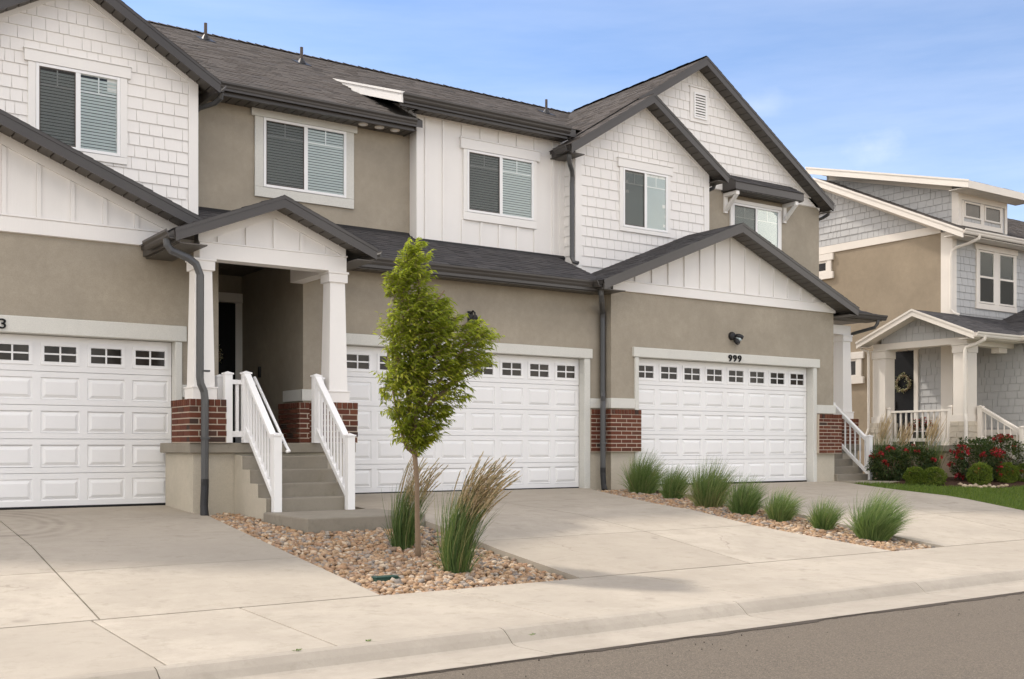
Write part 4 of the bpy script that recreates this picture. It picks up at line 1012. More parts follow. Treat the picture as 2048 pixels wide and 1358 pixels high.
downspout(C, [(21.13, 17.25, 7.06), (21.13, 17.27, 6.98), (21.1, 17.4, 6.92), (20.99, 17.5, 6.86), (20.985, 17.55, 6.7), (20.985, 17.55, 4.6)], 'downspout_metal', r=.045)
# awning over the rear window
aw_ = obj('awning', MB().pX([(YB, 7.50), (16.97, 7.25), (16.97, 7.09), (YB, 7.09)], 17.70, 19.92), 'dark_metal', C)
tabs(C, aw_, (17.69, 16.955, 7.25), (1, 0, 0), (0, .43, .25), 2.25, .50, 'roof_tab_dark')
soffit_run_x(C, aw_, 17.72, 19.9, 16.985, YB - .01, 7.068)
for x in (17.80, 19.72):
    b = obj('bracket', MB().box(x - .05, x + .05, YB - .05, YB - .001, 6.63, 7.065).box(x - .05, x + .05, YB - .40, YB - .051, 6.985, 7.065), 'white_paint', C, bev=.004)
    obj('brace', MB().pX([(YB - .051, 6.66), (YB - .051, 6.76), (YB - .33, 6.984), (YB - .40, 6.984)], x - .04, x + .04), 'white_paint', b)
# right-hand porch and steps of number 999
obj('porch_base', MB().box(19.46, 21.6, 16.78, 19.0, .4, 1.35), 'stucco_base', C)
obj('porch_slab', MB().box(19.46, 21.66, 16.72, 19.0, 1.352, 1.50), 'concrete_step', C, bev=.01)
for k in range(4):
    y0 = 16.775 - .28 * (k + 1); zt = 1.50 - .165 * (k + 1)
    obj('step', MB().box(19.46, 20.70, y0, y0 + .279, .5, zt), 'concrete_step', C, bev=.012)
stair_rail(C, 20.56, 16.70, 1.50, 15.66, .69, 7)
pier(C, 20.98, 21.52, 16.7, 17.2, 1.50, 2.10, 'fl')
column(C, 21.24, 16.95, 2.10, 4.08, .33, .27)
obj('porch_beam', MB().box(19.46, 21.40, 16.82, 17.08, 4.082, 4.30), 'white_siding', C, bev=.004)
cpr = obj('porch_roof', MB().add([(19.4, 16.35, 4.52), (21.95, 16.35, 4.52), (21.95, 19, 4.52), (19.4, 19, 4.52), (19.4, 17.4, 4.95), (20.9, 17.4, 4.95), (20.9, 19, 4.95), (19.4, 19, 4.95), (19.4, 16.35, 4.42), (21.95, 16.35, 4.42), (21.95, 19, 4.42), (19.4, 19, 4.42)],
    [(0, 1, 5, 4), (1, 2, 6, 5), (4, 5, 6, 7), (0, 8, 9, 1), (1, 9, 10, 2), (8, 11, 10, 9), (0, 4, 7, 3, 11, 8)]), 'dark_metal', C)
tabs(C, cpr, (19.4, 16.34, 4.523), (1, 0, 0), (0, 1.05, .43), 2.5, 1.1, 'roof_tab_dark', keep=lambda p: p.x < 21.9 - (p.y - 16.35))
gutter_x(C, 19.72, 22.0, 16.35, 4.53)
soffit_run_x(C, cpr, 19.46, 21.95, 16.36, 16.82, 4.40)
downspout(C, [(21.72, 16.30, 4.42), (21.72, 16.31, 4.34), (21.68, 16.36, 4.24), (21.50, 16.75, 4.14), (21.45, 16.9, 4.1), (21.45, 17.12, 4.05), (21.45, 17.12, 2.2)], 'downspout_metal', r=.045)
# security floodlight
FLT = thing('floodlight', 'black three-lobed security floodlight on taupe stucco above the number 999', 'light', (16.36, 15.75, 3.66))
obj('back_plate', MB().tube([(16.30, 15.748, 3.68), (16.30, 15.70, 3.68), (16.30, 15.675, 3.68)], [.085, .08, .06], 20), 'black_plastic', FLT, smooth=True)
def lamp_head(p, d, l, r):
    p, d = Vector(p), Vector(d).normalized()
    h = obj('lamp_head', MB().tube([p, p + d * l * .35, p + d * l * .8, p + d * l], [r * .55, r, r * .98, r * .8], 14), 'black_plastic', FLT, smooth=True)
    obj('lens', MB().tube([p + d * l * 1.0, p + d * (l * 1.03)], [r * .72, r * .70], 14), 'dark_glass', h)
lamp_head((16.36, 15.68, 3.70), (.75, -.5, -.35), .15, .052)
lamp_head((16.33, 15.68, 3.62), (.18, -.6, -.75), .13, .052)
obj('sensor', MB().tube([(16.38, 15.68, 3.65), (16.41, 15.62, 3.61), (16.42, 15.60, 3.585)], [.03, .034, .022], 12), 'roller', FLT, smooth=True)
# lantern over the middle garage
LN = thing('wall_lantern', 'black lantern on the taupe wall above the middle garage, half behind the tree', 'lantern', (10.20, 16.0, 3.5))
obj('bracket', MB().tube([(10.2, 15.995, 3.72), (10.2, 15.9, 3.78), (10.2, 15.84, 3.74), (10.2, 15.84, 3.68)], .014, 8).box(10.15, 10.25, 15.97, 15.999, 3.55, 3.78), 'black_plastic', LN)
obj('shade', MB().tube([(10.2, 15.84, 3.70), (10.2, 15.84, 3.66), (10.2, 15.84, 3.56)], [.03, .05, .13], 6), 'black_plastic', LN)
obj('glass_cage', MB().tube([(10.2, 15.84, 3.558), (10.2, 15.84, 3.36)], [.095, .06], 6), 'dark_glass', LN)
# ================================================================== NEIGHBOURING HOUSE (D)
D = thing('house', 'detached house at the right edge with tan stucco side, grey shingles, dormer and cream trim', 'house', (25, 16.2, .6))
XD, YD = 24.5, 16.2
obj('side_wall', MB().box(XD, XD + .2, YD + .3, 24.2, .3, 6.80), 'stucco_tan', D)
rs, rz, ry = .475, 6.72, 15.75                                    # rake: height rz at ry, rising by rs
rtop = lambda y: rz + rs * (y - ry) if y < 20.2 else rz + rs * (20.2 * 2 - y - ry)
sg = obj('side_gable', MB().pX([(YD, 6.8), (24.2, 6.8), (20.2, rtop(20.2) - .1), (YD, rtop(YD) - .1)], XD, XD + .2), 'grey_siding', D)
shakes(D, sg, [(16.57, 6.99), (23.83, 6.99), (20.2, rtop(20.2) - .12)], facing_x(XD), 'grey_siding', 7.0, expo=.178)
obj('band_board', MB().box(XD - .03, XD - .001, YD + .3, 24.2, 6.79, 6.99), 'cream_trim', D, bev=.003)
obj('frieze_board', MB().pX([(YD + .3, rtop(YD + .3) - .12), (20.2, rtop(20.2) - .12), (20.2, rtop(20.2) - .26), (YD + .3, rtop(YD + .3) - .26)], XD - .032, XD - .002), 'cream_trim', D)
fw = obj('front_wall', MB().box(XD + .002, 32, YD, YD + .298, .3, 6.75), 'grey_siding', D)
shakes(D, fw, [(XD + .15, 4.4), (29, 4.4), (29, 6.6), (XD + .15, 6.6)], facing_y(YD), 'grey_siding', 4.42, expo=.178, holes=[(25.52, 27.22, 5.05, 6.45)])
obj('corner_board', MB().box(XD - .035, XD - .001, YD - .03, YD + .299, .9, 6.79).box(XD - .0005, XD + .14, YD - .03, YD - .001, .9, 6.7), 'cream_trim', D, bev=.004)
def dh_window(root, x0, x1, z0, z1, Y):
    m = MB(); w = .045
    m.box(x0, x0 + w, Y - .05, Y - .005, z0, z1).box(x1 - w, x1, Y - .05, Y - .005, z0, z1).box(x0 + w, x1 - w, Y - .05, Y - .005, z0, z0 + w).box(x0 + w, x1 - w, Y - .05, Y - .005, z1 - w, z1)
    zm = (z0 + z1) / 2; m.box(x0 + w, x1 - w, Y - .048, Y - .005, zm - .025, zm + .025)
    win = obj('window', m, 'cream_trim', root, bev=.003)
    obj('pane', MB().box(x0 + w, x1 - w, Y - .03, Y - .027, zm + .025, z1 - w), 'window_glass', win)
    obj('pane', MB().box(x0 + w, x1 - w, Y - .036, Y - .033, z0 + w, zm - .025), 'window_glass', win)
    obj('insect_screen', MB().add([(x0 + w, Y - .042, z0 + w), (x1 - w, Y - .042, z0 + w), (x1 - w, Y - .042, zm - .025), (x0 + w, Y - .042, zm - .025)], [(0, 1, 2, 3)]), 'insect_screen', win)
    obj('roller_blind', MB().box(x0 + w, x1 - w, Y - .016, Y - .008, z0 + w, z1 - w), 'slat', win)
    return win
for a, b in ((25.57, 26.26), (26.46, 27.17)): dh_window(D, a, b, 5.09, 6.43, YD)
obj('window_trim', MB().box(25.47, 25.568, YD - .045, YD - .001, 5.08, 6.44).box(26.262, 26.458, YD - .045, YD - .001, 5.08, 6.44).box(27.172, 27.27, YD - .045, YD - .001, 5.08, 6.44).box(25.42, 27.32, YD - .055, YD - .001, 6.442, 6.58).box(25.45, 27.29, YD - .05, YD - .001, 4.94, 5.078), 'cream_trim', D, bev=.003)
# main roof
dr = obj('roof', MB().pX([(15.70, rtop(15.70) + .02), (20.2, rtop(20.2) + .02), (24.7, rtop(24.7) + .02), (24.7, rtop(24.7) - .1), (20.2, rtop(20.2) - .1), (15.70, rtop(15.7) - .1)], 24.16, 42), 'dark_metal', D)
tabs(D, dr, (24.14, 15.69, rtop(15.69) + .022), (1, 0, 0), (0, 1, rs), 17.5, 4.53 * math.hypot(1, rs), 'roof_tab', keep=lambda p: p.x < 25.0 or p.x > 27)
obj('rake_board', MB().pX([(15.66, rtop(15.66) + .005), (20.2, rtop(20.2) + .005), (20.2, rtop(20.2) - .17), (15.66, rtop(15.66) - .17)], 24.10, 24.14).pX([(15.65, rtop(15.65) + .035), (20.2, rtop(20.2) + .035), (20.2, rtop(20.2) - .02), (15.65, rtop(15.65) - .02)], 24.08, 24.099), 'cream_trim', D)
obj('rake_soffit', MB().pX([(15.9, rtop(15.9) - .15), (20.2, rtop(20.2) - .15), (20.2, rtop(20.2) - .135), (15.9, rtop(15.9) - .135)], 24.141, XD - .002), 'cream_trim', D)
gutter_x(D, 24.12, 41, 15.70, rtop(15.7) + .03, 'cream_trim')
obj('eave_soffit', MB().box(24.141, 41, 15.71, YD - .002, 6.60, 6.615), 'cream_trim', D)
obj('eave_board', MB().box(24.141, 41, 15.702, 15.73, 6.58, 6.70), 'cream_trim', D)
downspout(D, [(24.75, 15.62, 6.62), (24.74, 15.64, 6.54), (24.62, 15.85, 6.44), (24.48, 16.08, 6.36), (24.43, 16.16, 6.28), (24.42, 16.18, 6.15), (24.42, 16.18, 4.83), (24.44, 16.12, 4.74), (24.52, 16.02, 4.70)], 'cream_trim', r=.045)
# dormer
ds_, dz_ = .27, 7.93
dw = obj('dormer_wall', MB().pX([(16.3, 6.8), (20.4, 8.5), (20.4, dz_ + ds_ * 4.6 - .1), (16.3, dz_ + ds_ * .55 - .14)], 24.9, 27.02), 'grey_siding', D)
shakes(D, dw, [(16.45, 6.9), (20.2, 8.68), (20.2, dz_ + ds_ * 4.45 - .14), (16.45, dz_ + ds_ * .7 - .16)], facing_x(24.9), 'grey_siding', 6.9, expo=.178)
shakes(D, dw, [(25.02, 6.9), (26.9, 6.9), (26.9, 7.75), (25.02, 7.75)], facing_y(16.3), 'grey_siding', 6.93, holes=[(25.0, 26.9, 7.13, 7.8)])
obj('corner_board', MB().box(24.865, 24.899, 16.27, 16.46, 6.95, 7.93).box(24.8995, 25.01, 16.27, 16.299, 6.95, 7.9).box(26.92, 27.03, 16.27, 16.299, 6.95, 7.9), 'cream_trim', D, bev=.003)
obj('frieze_board', MB().pX([(16.46, dz_ + ds_ * .76 - .13), (20.3, dz_ + ds_ * 4.6 - .13), (20.3, dz_ + ds_ * 4.6 - .24), (16.46, dz_ + ds_ * .76 - .24)], 24.87, 24.8985).box(25.011, 26.919, 16.275, 16.2995, 7.66, 7.9), 'cream_trim', D)
for a, b in ((25.10, 25.83), (25.98, 26.71)):
    m = MB(); w = .05
    m.box(a, a + w, 16.25, 16.295, 7.22, 7.62).box(b - w, b, 16.25, 16.295, 7.22, 7.62).box(a + w, b - w, 16.25, 16.295, 7.22, 7.26).box(a + w, b - w, 16.25, 16.295, 7.58, 7.62)
    win = obj('window', m, 'cream_trim', D); obj('pane', MB().box(a + w, b - w, 16.265, 16.27, 7.26, 7.58), 'dark_glass', win)
obj('window_trim', MB().box(25.015, 25.098, 16.262, 16.298, 7.12, 7.64).box(25.832, 25.978, 16.262, 16.298, 7.12, 7.64).box(26.712, 26.80, 16.262, 16.298, 7.12, 7.64).box(25.015, 26.80, 16.258, 16.298, 7.0, 7.118), 'cream_trim', D)
drf = obj('dormer_roof', MB().pX([(15.75, dz_ + .0), (20.75, dz_ + ds_ * 5), (20.75, dz_ + ds_ * 5 - .10), (15.75, dz_ - .10)], 24.47, 27.45), 'cream_trim', D)
tabs(D, drf, (24.46, 15.74, dz_ + .022), (1, 0, 0), (0, 1, ds_), 3.0, 5 * math.hypot(1, ds_), 'roof_tab')
obj('fascia', MB().pX([(15.72, dz_ + .02), (20.75, dz_ + ds_ * 5 + .03), (20.75, dz_ + ds_ * 5 - .15), (15.72, dz_ - .16)], 24.43, 24.469).box(24.47, 27.49, 15.72, 15.749, dz_ - .16, dz_ + .02), 'cream_trim', D)
obj('drip_edge', MB().pX([(15.70, dz_ + .035), (20.75, dz_ + ds_ * 5 + .045), (20.75, dz_ + ds_ * 5 + .0), (15.70, dz_ - .01)], 24.415, 24.4295), 'cream_trim', D)
for i in range(14):
    x = 24.48 + i * .212; obj('soffit_panel', MB().box(x + .005, x + .207, 15.75, 16.29, dz_ - .13, dz_ - .115), 'cream_trim', drf)
# side windows with stepped stucco surrounds
for (y0, y1, z0, z1) in ((20.02, 20.9, 6.27, 6.58), (19.02, 19.82, 3.33, 3.80)):
    m = MB(); w = .05; X = XD - .045
    m.box(X, XD - .003, y0, y0 + w, z0, z1).box(X, XD - .003, y1 - w, y1, z0, z1).box(X, XD - .003, y0 + w, y1 - w, z0, z0 + w).box(X, XD - .003, y0 + w, y1 - w, z1 - w, z1).box(X + .002, XD - .003, (y0 + y1) / 2 - .025, (y0 + y1) / 2 + .025, z0 + w, z1 - w)
    win = obj('window', m, 'cream_trim', D)
    obj('pane', MB().box(X + .02, X + .024, y0 + w, y1 - w, z0 + w, z1 - w), 'dark_glass', win)
    T = MB(); t = .14; X = XD - .06
    T.box(X, XD - .002, y0 - t, y0 - .002, z0 - .005, z1 + .005).box(X, XD - .002, y1 + .002, y1 + t, z0 - .005, z1 + .005)
    T.box(X - .01, XD - .002, y0 - t - .07, y1 + t + .07, z1 + .007, z1 + .19).box(X - .01, XD - .002, y0 - t - .07, y1 + t + .07, z0 - .19, z0 - .007)
    obj('window_trim', T, 'cream_trim', win, bev=.006)
# corner porch
XP, ZF = 22.98, 1.48
obj('porch_base', MB().box(XP + .06, XD, 14.86, 17.6, .3, 1.33), 'stucco_tan', D)
obj('porch_slab', MB().box(XP, XD, 14.80, 17.62, 1.332, ZF), 'concrete_step', D, bev=.01)
pw_ = obj('porch_wall', MB().box(XD - .012, XD - .001, YD + .3, 17.62, ZF, 4.1), 'grey_siding', D)
shakes(D, pw_, [(YD + .3, 2.0), (17.15, 2.0), (17.15, 4.0), (YD + .3, 4.0)], facing_x(XD - .012), 'grey_siding', ZF, expo=.178)
pf_ = obj('porch_wall', MB().box(XD, 25.0, YD - .012, YD - .001, ZF, 4.1), 'grey_siding', D)
shakes(D, pf_, [(XD + .15, 1.5), (25.0, 1.5), (25.0, 4.0), (XD + .15, 4.0)], facing_y(YD - .012), 'grey_siding', ZF, expo=.178)
dd = obj('entry_door', MB().box(XD - .05, XD - .014, 17.26, 17.90, ZF + .02, 3.90), 'black_paint', D)
obj('door_handle', MB().box(XD - .085, XD - .051, 17.80, 17.85, 2.42, 2.62), 'dark_metal', dd)
obj('door_trim', MB().box(XD - .06, XD - .014, 17.14, 17.258, ZF, 3.92).box(XD - .06, XD - .014, 17.902, 18.0, ZF, 3.92).box(XD - .065, XD - .014, 17.10, 18.04, 3.922, 4.06), 'cream_trim', D)
def dcol(y):
    x = XP + .23
    s = obj('stone_pier', MB().box(x - .235, x + .235, y - .235, y + .235, ZF, 2.03), 'limestone', D)
    z = ZF
    for r, h in enumerate((.17, .13, .14, .11)):
        a = y - .25
        while a < y + .245:
            w = min(rnd.uniform(.14, .30), y + .25 - a)
            if w > .04: obj('stone', MB().box(x - .235 - rnd.uniform(.008, .03), x - .236, a + .006, a + w - .006, z + .006, z + h - .006), 'limestone', s, bev=.008)
            a += w
        a = x - .25
        while a < x + .245:
            w = min(rnd.uniform(.14, .30), x + .25 - a)
            if w > .04: obj('stone', MB().box(a + .006, a + w - .006, y - .235 - rnd.uniform(.008, .03), y - .236, z + .006, z + h - .006), 'limestone', s, bev=.008)
            a += w
        z += h
    obj('column', MB().box(x - .185, x + .185, y - .185, y + .185, 2.18, 3.62), 'cream_trim', D, bev=.004)
    obj('column_base', MB().box(x - .21, x + .21, y - .21, y + .21, 2.032, 2.179), 'cream_trim', D, bev=.004)
    obj('column_cap', MB().box(x - .205, x + .205, y - .205, y + .205, 3.621, 3.80).box(x - .225, x + .225, y - .225, y + .225, 3.801, 3.83), 'cream_trim', D, bev=.004)
dcol(17.25); dcol(15.02)
obj('porch_beam', MB().box(XP + .08, XP + .36, 14.87, 17.45, 3.832, 3.99).box(XP + .361, 25.0, 14.87, 15.12, 3.80, 3.985).box(24.4, 24.75, 14.9, 15.1, 3.68, 3.799), 'cream_trim', D, bev=.004)
ay, az_, ps2 = 16.07, 4.69, .415
gf = obj('porch_gable', MB().pX([(14.95, 3.992), (17.2, 3.992), (17.2, az_ - ps2 * 1.13 - .1), (ay, az_ - .1), (14.95, az_ - ps2 * 1.12 - .1)], XP + .10, XP + .2), 'grey_siding', D)
shakes(D, gf, [(14.95, 3.992), (17.2, 3.992), (17.2, az_ - ps2 * 1.13 - .1), (ay, az_ - .1), (14.95, az_ - ps2 * 1.12 - .1)], facing_x(XP + .10), 'grey_siding', 3.99, expo=.18)
obj('porch_ceiling', MB().box(XP + .37, 25.0, 15.13, 17.6, 4.0, 4.02), 'cream_trim', D)
prf = []
for sd in (-1, 1):
    Yf = lambda d: ay + sd * d
    Zf = lambda d: az_ - ps2 * d
    xe = 25.2 if sd > 0 else 26.8
    r = obj('porch_roof', MB().pX([(Yf(0), Zf(0) + .01), (Yf(1.58), Zf(1.58) + .01), (Yf(1.58), Zf(1.58) - .06), (Yf(0), Zf(0) - .06)], 22.72, xe), 'cream_trim', D)
    obj('rake_board', MB().pX([(Yf(0), Zf(0)), (Yf(1.60), Zf(1.60)), (Yf(1.60), Zf(1.60) - .14), (Yf(0), Zf(0) - .14)], 22.68, 22.715).pX([(Yf(0), Zf(0) + .03), (Yf(1.61), Zf(1.61) + .03), (Yf(1.61), Zf(1.61) - .02), (Yf(0), Zf(0) - .02)], 22.665, 22.679), 'cream_trim', D)
    obj('rake_soffit', MB().pX([(Yf(0), Zf(0) - .12), (Yf(1.55), Zf(1.55) - .12), (Yf(1.55), Zf(1.55) - .105), (Yf(0), Zf(0) - .105)], 22.716, XP + .099), 'cream_trim', r)
    tabs(D, r, (22.69, Yf(1.6), Zf(1.6) + .012), (1, 0, 0), (0, -sd, ps2), xe - 22.69, 1.6 * math.hypot(1, ps2), 'roof_tab_dark' if sd < 0 else 'roof_tab')
gutter_x(D, 22.72, 24.62, 14.49, 4.045, 'cream_trim')
obj('eave_board', MB().box(22.72, 24.9, 14.493, 14.53, 3.91, 4.03), 'cream_trim', D)
obj('eave_soffit', MB().box(22.72, 24.9, 14.5, 14.868, 3.905, 3.92), 'cream_trim', D)
obj('eave_soffit', MB().box(22.72, XD, 17.46, 17.66, 3.905, 3.92), 'cream_trim', D)
downspout(D, [(23.05, 14.42, 3.95), (23.04, 14.43, 3.88), (22.96, 14.60, 3.78), (22.88, 14.78, 3.72), (22.87, 14.80, 3.62), (22.87, 14.80, 2.2), (22.85, 14.76, 2.05), (22.85, 14.76, 1.05)], 'cream_trim', boot=[(22.85, 14.76, 1.1), (22.85, 14.76, .95), (22.80, 14.70, .75)], r=.05)
downspout(D, [(22.8, 17.64, 3.98), (22.82, 17.62, 3.88), (22.95, 17.52, 3.82), (22.95, 17.5, 3.7), (22.95, 17.5, 1.9), (22.86, 17.52, 1.7), (22.86, 17.52, .9)], 'cream_trim', r=.035)
flat_rail_y(D, XP + .12, 15.3, 16.98, ZF, .84, 10, 'cream_trim')
stair_rail(D, 23.36, 14.72, ZF, 13.70, .95, 6, tops=.86, mat='cream_trim')
for k in range(3):
    y0 = 14.795 - .3 * (k + 1); obj('step', MB().box(23.4, 24.85, y0, y0 + .299, .5, ZF - .18 * (k + 1)), 'concrete_step', D, bev=.01)
# wing towards the street
XW = 25.0
ww = obj('wing_wall', MB().box(XW, XW + .2, 9.5, YD - .013, 1.72, 4.02).box(XW, 32, 9.3, 9.5, .3, 4.0), 'grey_siding', D)
shakes(D, ww, [(13.2, 1.9), (YD - .02, 1.9), (YD - .02, 4.0), (13.2, 4.0)], facing_x(XW), 'grey_siding', 1.9, expo=.178)
sb = obj('stone_base', MB().box(XW - .05, XW + .2, 9.5, YD - .02, .3, 1.72), 'limestone', D)
z = .75
for r in range(7):
    a = 13.3
    while a < YD - .1:
        w = rnd.uniform(.18, .42); b = min(a + w, YD - .03)
        obj('stone', MB().box(XW - .05 - rnd.uniform(.01, .035), XW - .051, a + .006, b - .006, z + .006, z + .132), 'limestone', sb, bev=.008); a += w
    z += .138
obj('water_table', MB().box(XW - .11, XW - .001, 9.5, YD - .02, 1.722, 1.86), 'cream_trim', D)
obj('wing_roof', MB().pY([(24.6, 4.04), (28.5, 5.33), (32.4, 4.04), (32.4, 3.94), (28.5, 5.2), (24.6, 3.94)], 9.0, 17.0), 'dark_metal', D)
tabs(D, D, (24.58, 9.0, 4.042), (0, 1, 0), (1, 0, .33), 7.2, 4.1, 'roof_tab_dark')
gutter_y(D, 9.0, 14.49, 24.60, 4.05, -1, 'cream_trim')
obj('eave_soffit', MB().box(24.6, XW, 9.0, 14.5, 3.90, 3.915), 'cream_trim', D)
obj('back_wall', MB().box(XD + .21, 32, 24.0, 24.2, .3, 6.8), 'stucco_tan', D)
def wreath(label, c, r, axis, col='pale_petal'):
    t = thing('wreath', label, 'wreath', c)
    U, V = (Vector((0, 1, 0)), Vector((0, 0, 1))) if axis == 'x' else (Vector((1, 0, 0)), Vector((0, 0, 1)))
    nrm = U.cross(V); nrm = nrm if (nrm.x < 0 or nrm.y < 0) else -nrm
    C0 = Vector(c)
    pts = [tuple(C0 + nrm * .02 + U * math.cos(i * math.pi / 10) * r * .72 + V * math.sin(i * math.pi / 10) * r * .72) for i in range(21)]
    obj('twig_ring', MB().tube(pts, r * .10, 6, cap=False), 'bark', t)
    m = MB()
    for _ in range(260):
        a = rnd.uniform(0, 6.283); q = C0 + (U * math.cos(a) + V * math.sin(a)) * r * (.72 + rnd.gauss(0, .12)) + nrm * rnd.uniform(.01, .07)
        leaf(m, q, Vector((rnd.gauss(0, 1), rnd.gauss(0, 1), rnd.gauss(0, 1))), rnd.uniform(.035, .07), rnd.uniform(.02, .035))
    obj('foliage', m, col, t)
def leaf(m, p, d, l, w, t=None, bend=.25):
    """a small folded leaf from p along d"""
    d = d.normalized(); s = d.cross(Vector((rnd.gauss(0, .4), rnd.gauss(0, .4), 1)))
    s = s.normalized() if s.length > .01 else Vector((1, 0, 0)); n = s.cross(d)
    if n.z < 0: n = -n
    a, b = p + d * l * .45, p + d * l - n * l * bend
    m.add([tuple(p), tuple(a + s * w * .5 + n * w * .18), tuple(b), tuple(a - s * w * .5 + n * w * .18), tuple(a)], [(0, 4, 1), (0, 3, 4), (4, 2, 1), (4, 3, 2)], rnd.uniform(.001, .999) if t is None else t)
wreath('dried leaf wreath hanging on the black door of the right-hand house', (XD - .055, 17.56, 3.08), .27, 'x')
wreath('pale wreath on the dark door deep in the middle entry, mostly hidden by the column', (6.50, 18.545, 3.02), .24, 'y')

# ================================================================== LAWN AND BEDS AT THE RIGHT
def lawnz(x, y):
    e = lerp_path(C_R, y); k = min(1, max(0, (x - e) / 3.5))
    return min(prof(min(y, 15.2), FC) + .07 * k, .715) - .012
def sheet(name, pathL, pathR, y0, y1, n, mcols, zf, mat, kind='structure'):
    vs = []; fs = []
    for i in range(n + 1):
        y = y0 + (y1 - y0) * i / n
        for j in range(mcols + 1):
            l, r = pathL(y), pathR(y); x = l + (r - l) * j / mcols; vs.append((x, y, zf(x, y)))
    for i in range(n):
        for j in range(mcols): a = i * (mcols + 1) + j; fs.append((a, a + 1, a + mcols + 2, a + mcols + 1))
    return obj(name, MB().add(vs, fs), mat, None, kind=kind)
CRf = lambda y: lerp_path(C_R, y) + .01
sheet('lawn', CRf, lambda y: 26.0, 8.56, 15.6, 16, 14, lawnz, 'turf')
def hit(px, py, zf):
    k = (px - CX) / FPX; d = (FW[0] + RT[0] * k, FW[1] + RT[1] * k, (HOR - py) / FPX); t = 4.0
    while t < 60:
        x, y, z = d[0] * t, d[1] * t, CAMZ + d[2] * t
        if z <= zf(x, y): return (x, y, zf(x, y))
        t += .02
    return (x, y, .6)
MULF = [hit(px, py, lawnz)[:2] for px, py in ((1742, 966), (1775, 968), (1812, 969), (1850, 973), (1885, 974), (1910, 971), (1930, 974), (1960, 977), (1995, 978), (2020, 976), (2060, 982), (2110, 990))]
def mulch_front(x):
    return lerp_path([(y, x_) for x_, y in MULF], x)
vs = []; fs = []
for i in range(25):
    x = 19.6 + i * .26
    for j in range(7):
        y0 = max(mulch_front(x), 8.6); y = y0 + (17.8 - y0) * j / 6; vs.append((x, y, lawnz(x, y) + .012 + (.012 if j else -.02) + .03 * mnoise.noise((x * 2, y * 2, 0))))
for i in range(24):
    for j in range(6): a = i * 7 + j; fs.append((a, a + 1, a + 8, a + 7))
struct('mulch_bed', MB().add(vs, fs), 'mulch')
struct('path', MB().pZ([(19.5, 15.0), (20.0, 14.75), (20.95, 14.7), (20.9, 15.66), (19.5, 15.75)], .55, .70), 'concrete')
mb = MB()
for _ in range(26000):
    y = rnd.uniform(9, 15.2); x = rnd.uniform(lerp_path(C_R, y) + .01, 24)
    if y > mulch_front(x) + .02: continue
    q = proj((x, y, .5))
    if not q or q[0] > 2070: continue
    z = lawnz(x, y); h = rnd.uniform(.035, .075); dx, dy = rnd.gauss(.015, .02), rnd.gauss(0, .02); w = rnd.uniform(.004, .008)
    a = rnd.uniform(0, 3.14); mb.add([(x - w * math.cos(a), y - w * math.sin(a), z), (x + w * math.cos(a), y + w * math.sin(a), z), (x + dx, y + dy, z + h)], [(0, 1, 2)], rnd.uniform(.001, .999))
o = obj('grass', mb, 'lawn_blade'); o['kind'] = 'stuff'
GST = rock_meshes('garden_stone', 5)
vv = []
for gi, (px, py) in enumerate(((1921, 972), (1929, 975), (1940, 975), (1951, 974), (1960, 977), (1969, 976), (1978, 974), (1987, 977), (1996, 976), (2004, 975), (2012, 974), (1812, 962), (1762, 961), (1774, 959), (1752, 960))):
    p = hit(px, py, lawnz); s = rnd.uniform(.05, .08)
    s0 = inst('garden_stone', GST[rnd.randrange(5)], (p[0], p[1], p[2] + .03), None, (0, 0, rnd.uniform(0, 6)), (s, s, s))
    tag(s0, 'pale edging stone between the lawn and the mulch bed' if gi < 11 else 'pale stone at the foot of the red rose shrub by the white stair railing', 'stone', 'pale edging stones of the mulch bed' if gi < 11 else 'pale stones under the rose shrub')

# ================================================================== PLANTS
WIND = Vector((RT[0], RT[1], 0))
def blades(n, h, spread, lean, width, base_r, curl=.5, rounded=0.0, segs=5, hvar=.35, tintf=None):
    """a tuft of arching blades about the origin, blown along WIND"""
    m = MB()
    for _ in range(n):
        a = rnd.uniform(0, 6.283); r = base_r * math.sqrt(rnd.random())
        p = Vector((math.cos(a) * r, math.sin(a) * r, 0)); rr = r / base_r; L = h * rnd.uniform(1 - hvar, 1.12) * (1 - rounded * rr * rr)
        out = Vector((math.cos(a), math.sin(a), 0)) * (spread * (r / base_r) * rnd.uniform(.5, 1.2)) + Vector((rnd.gauss(0, .10), rnd.gauss(0, .10), 0))
        d = (Vector((0, 0, 1)) + out).normalized(); lw = lean * rnd.uniform(.5, 1.4); dr = curl * rnd.uniform(.4, 1.5) * (.6 + rr)
        s = d.cross(Vector((rnd.gauss(0, 1), rnd.gauss(0, 1), .1))).normalized(); w = width * rnd.uniform(.6, 1.2)
        vs = []; q = p.copy()
        for i in range(segs + 1):
            t = i / segs; ww = w * (1 - t ** 1.6) * .5 + .0006
            vs += [tuple(q - s * ww), tuple(q + s * ww)]
            d = (d + WIND * lw * (.25 + t) / segs + Vector((0, 0, -1)) * dr * t * 1.6 / segs + Vector((rnd.gauss(0, .03), rnd.gauss(0, .03), 0))).normalized(); q = q + d * L / segs
        m.add(vs, [(2 * i, 2 * i + 1, 2 * i + 3, 2 * i + 2) for i in range(segs)], tintf() if tintf else rnd.uniform(.001, .93))
    return m
def shift(m, p): m.v = [(x + p[0], y + p[1], z + p[2]) for x, y, z in m.v]; return m
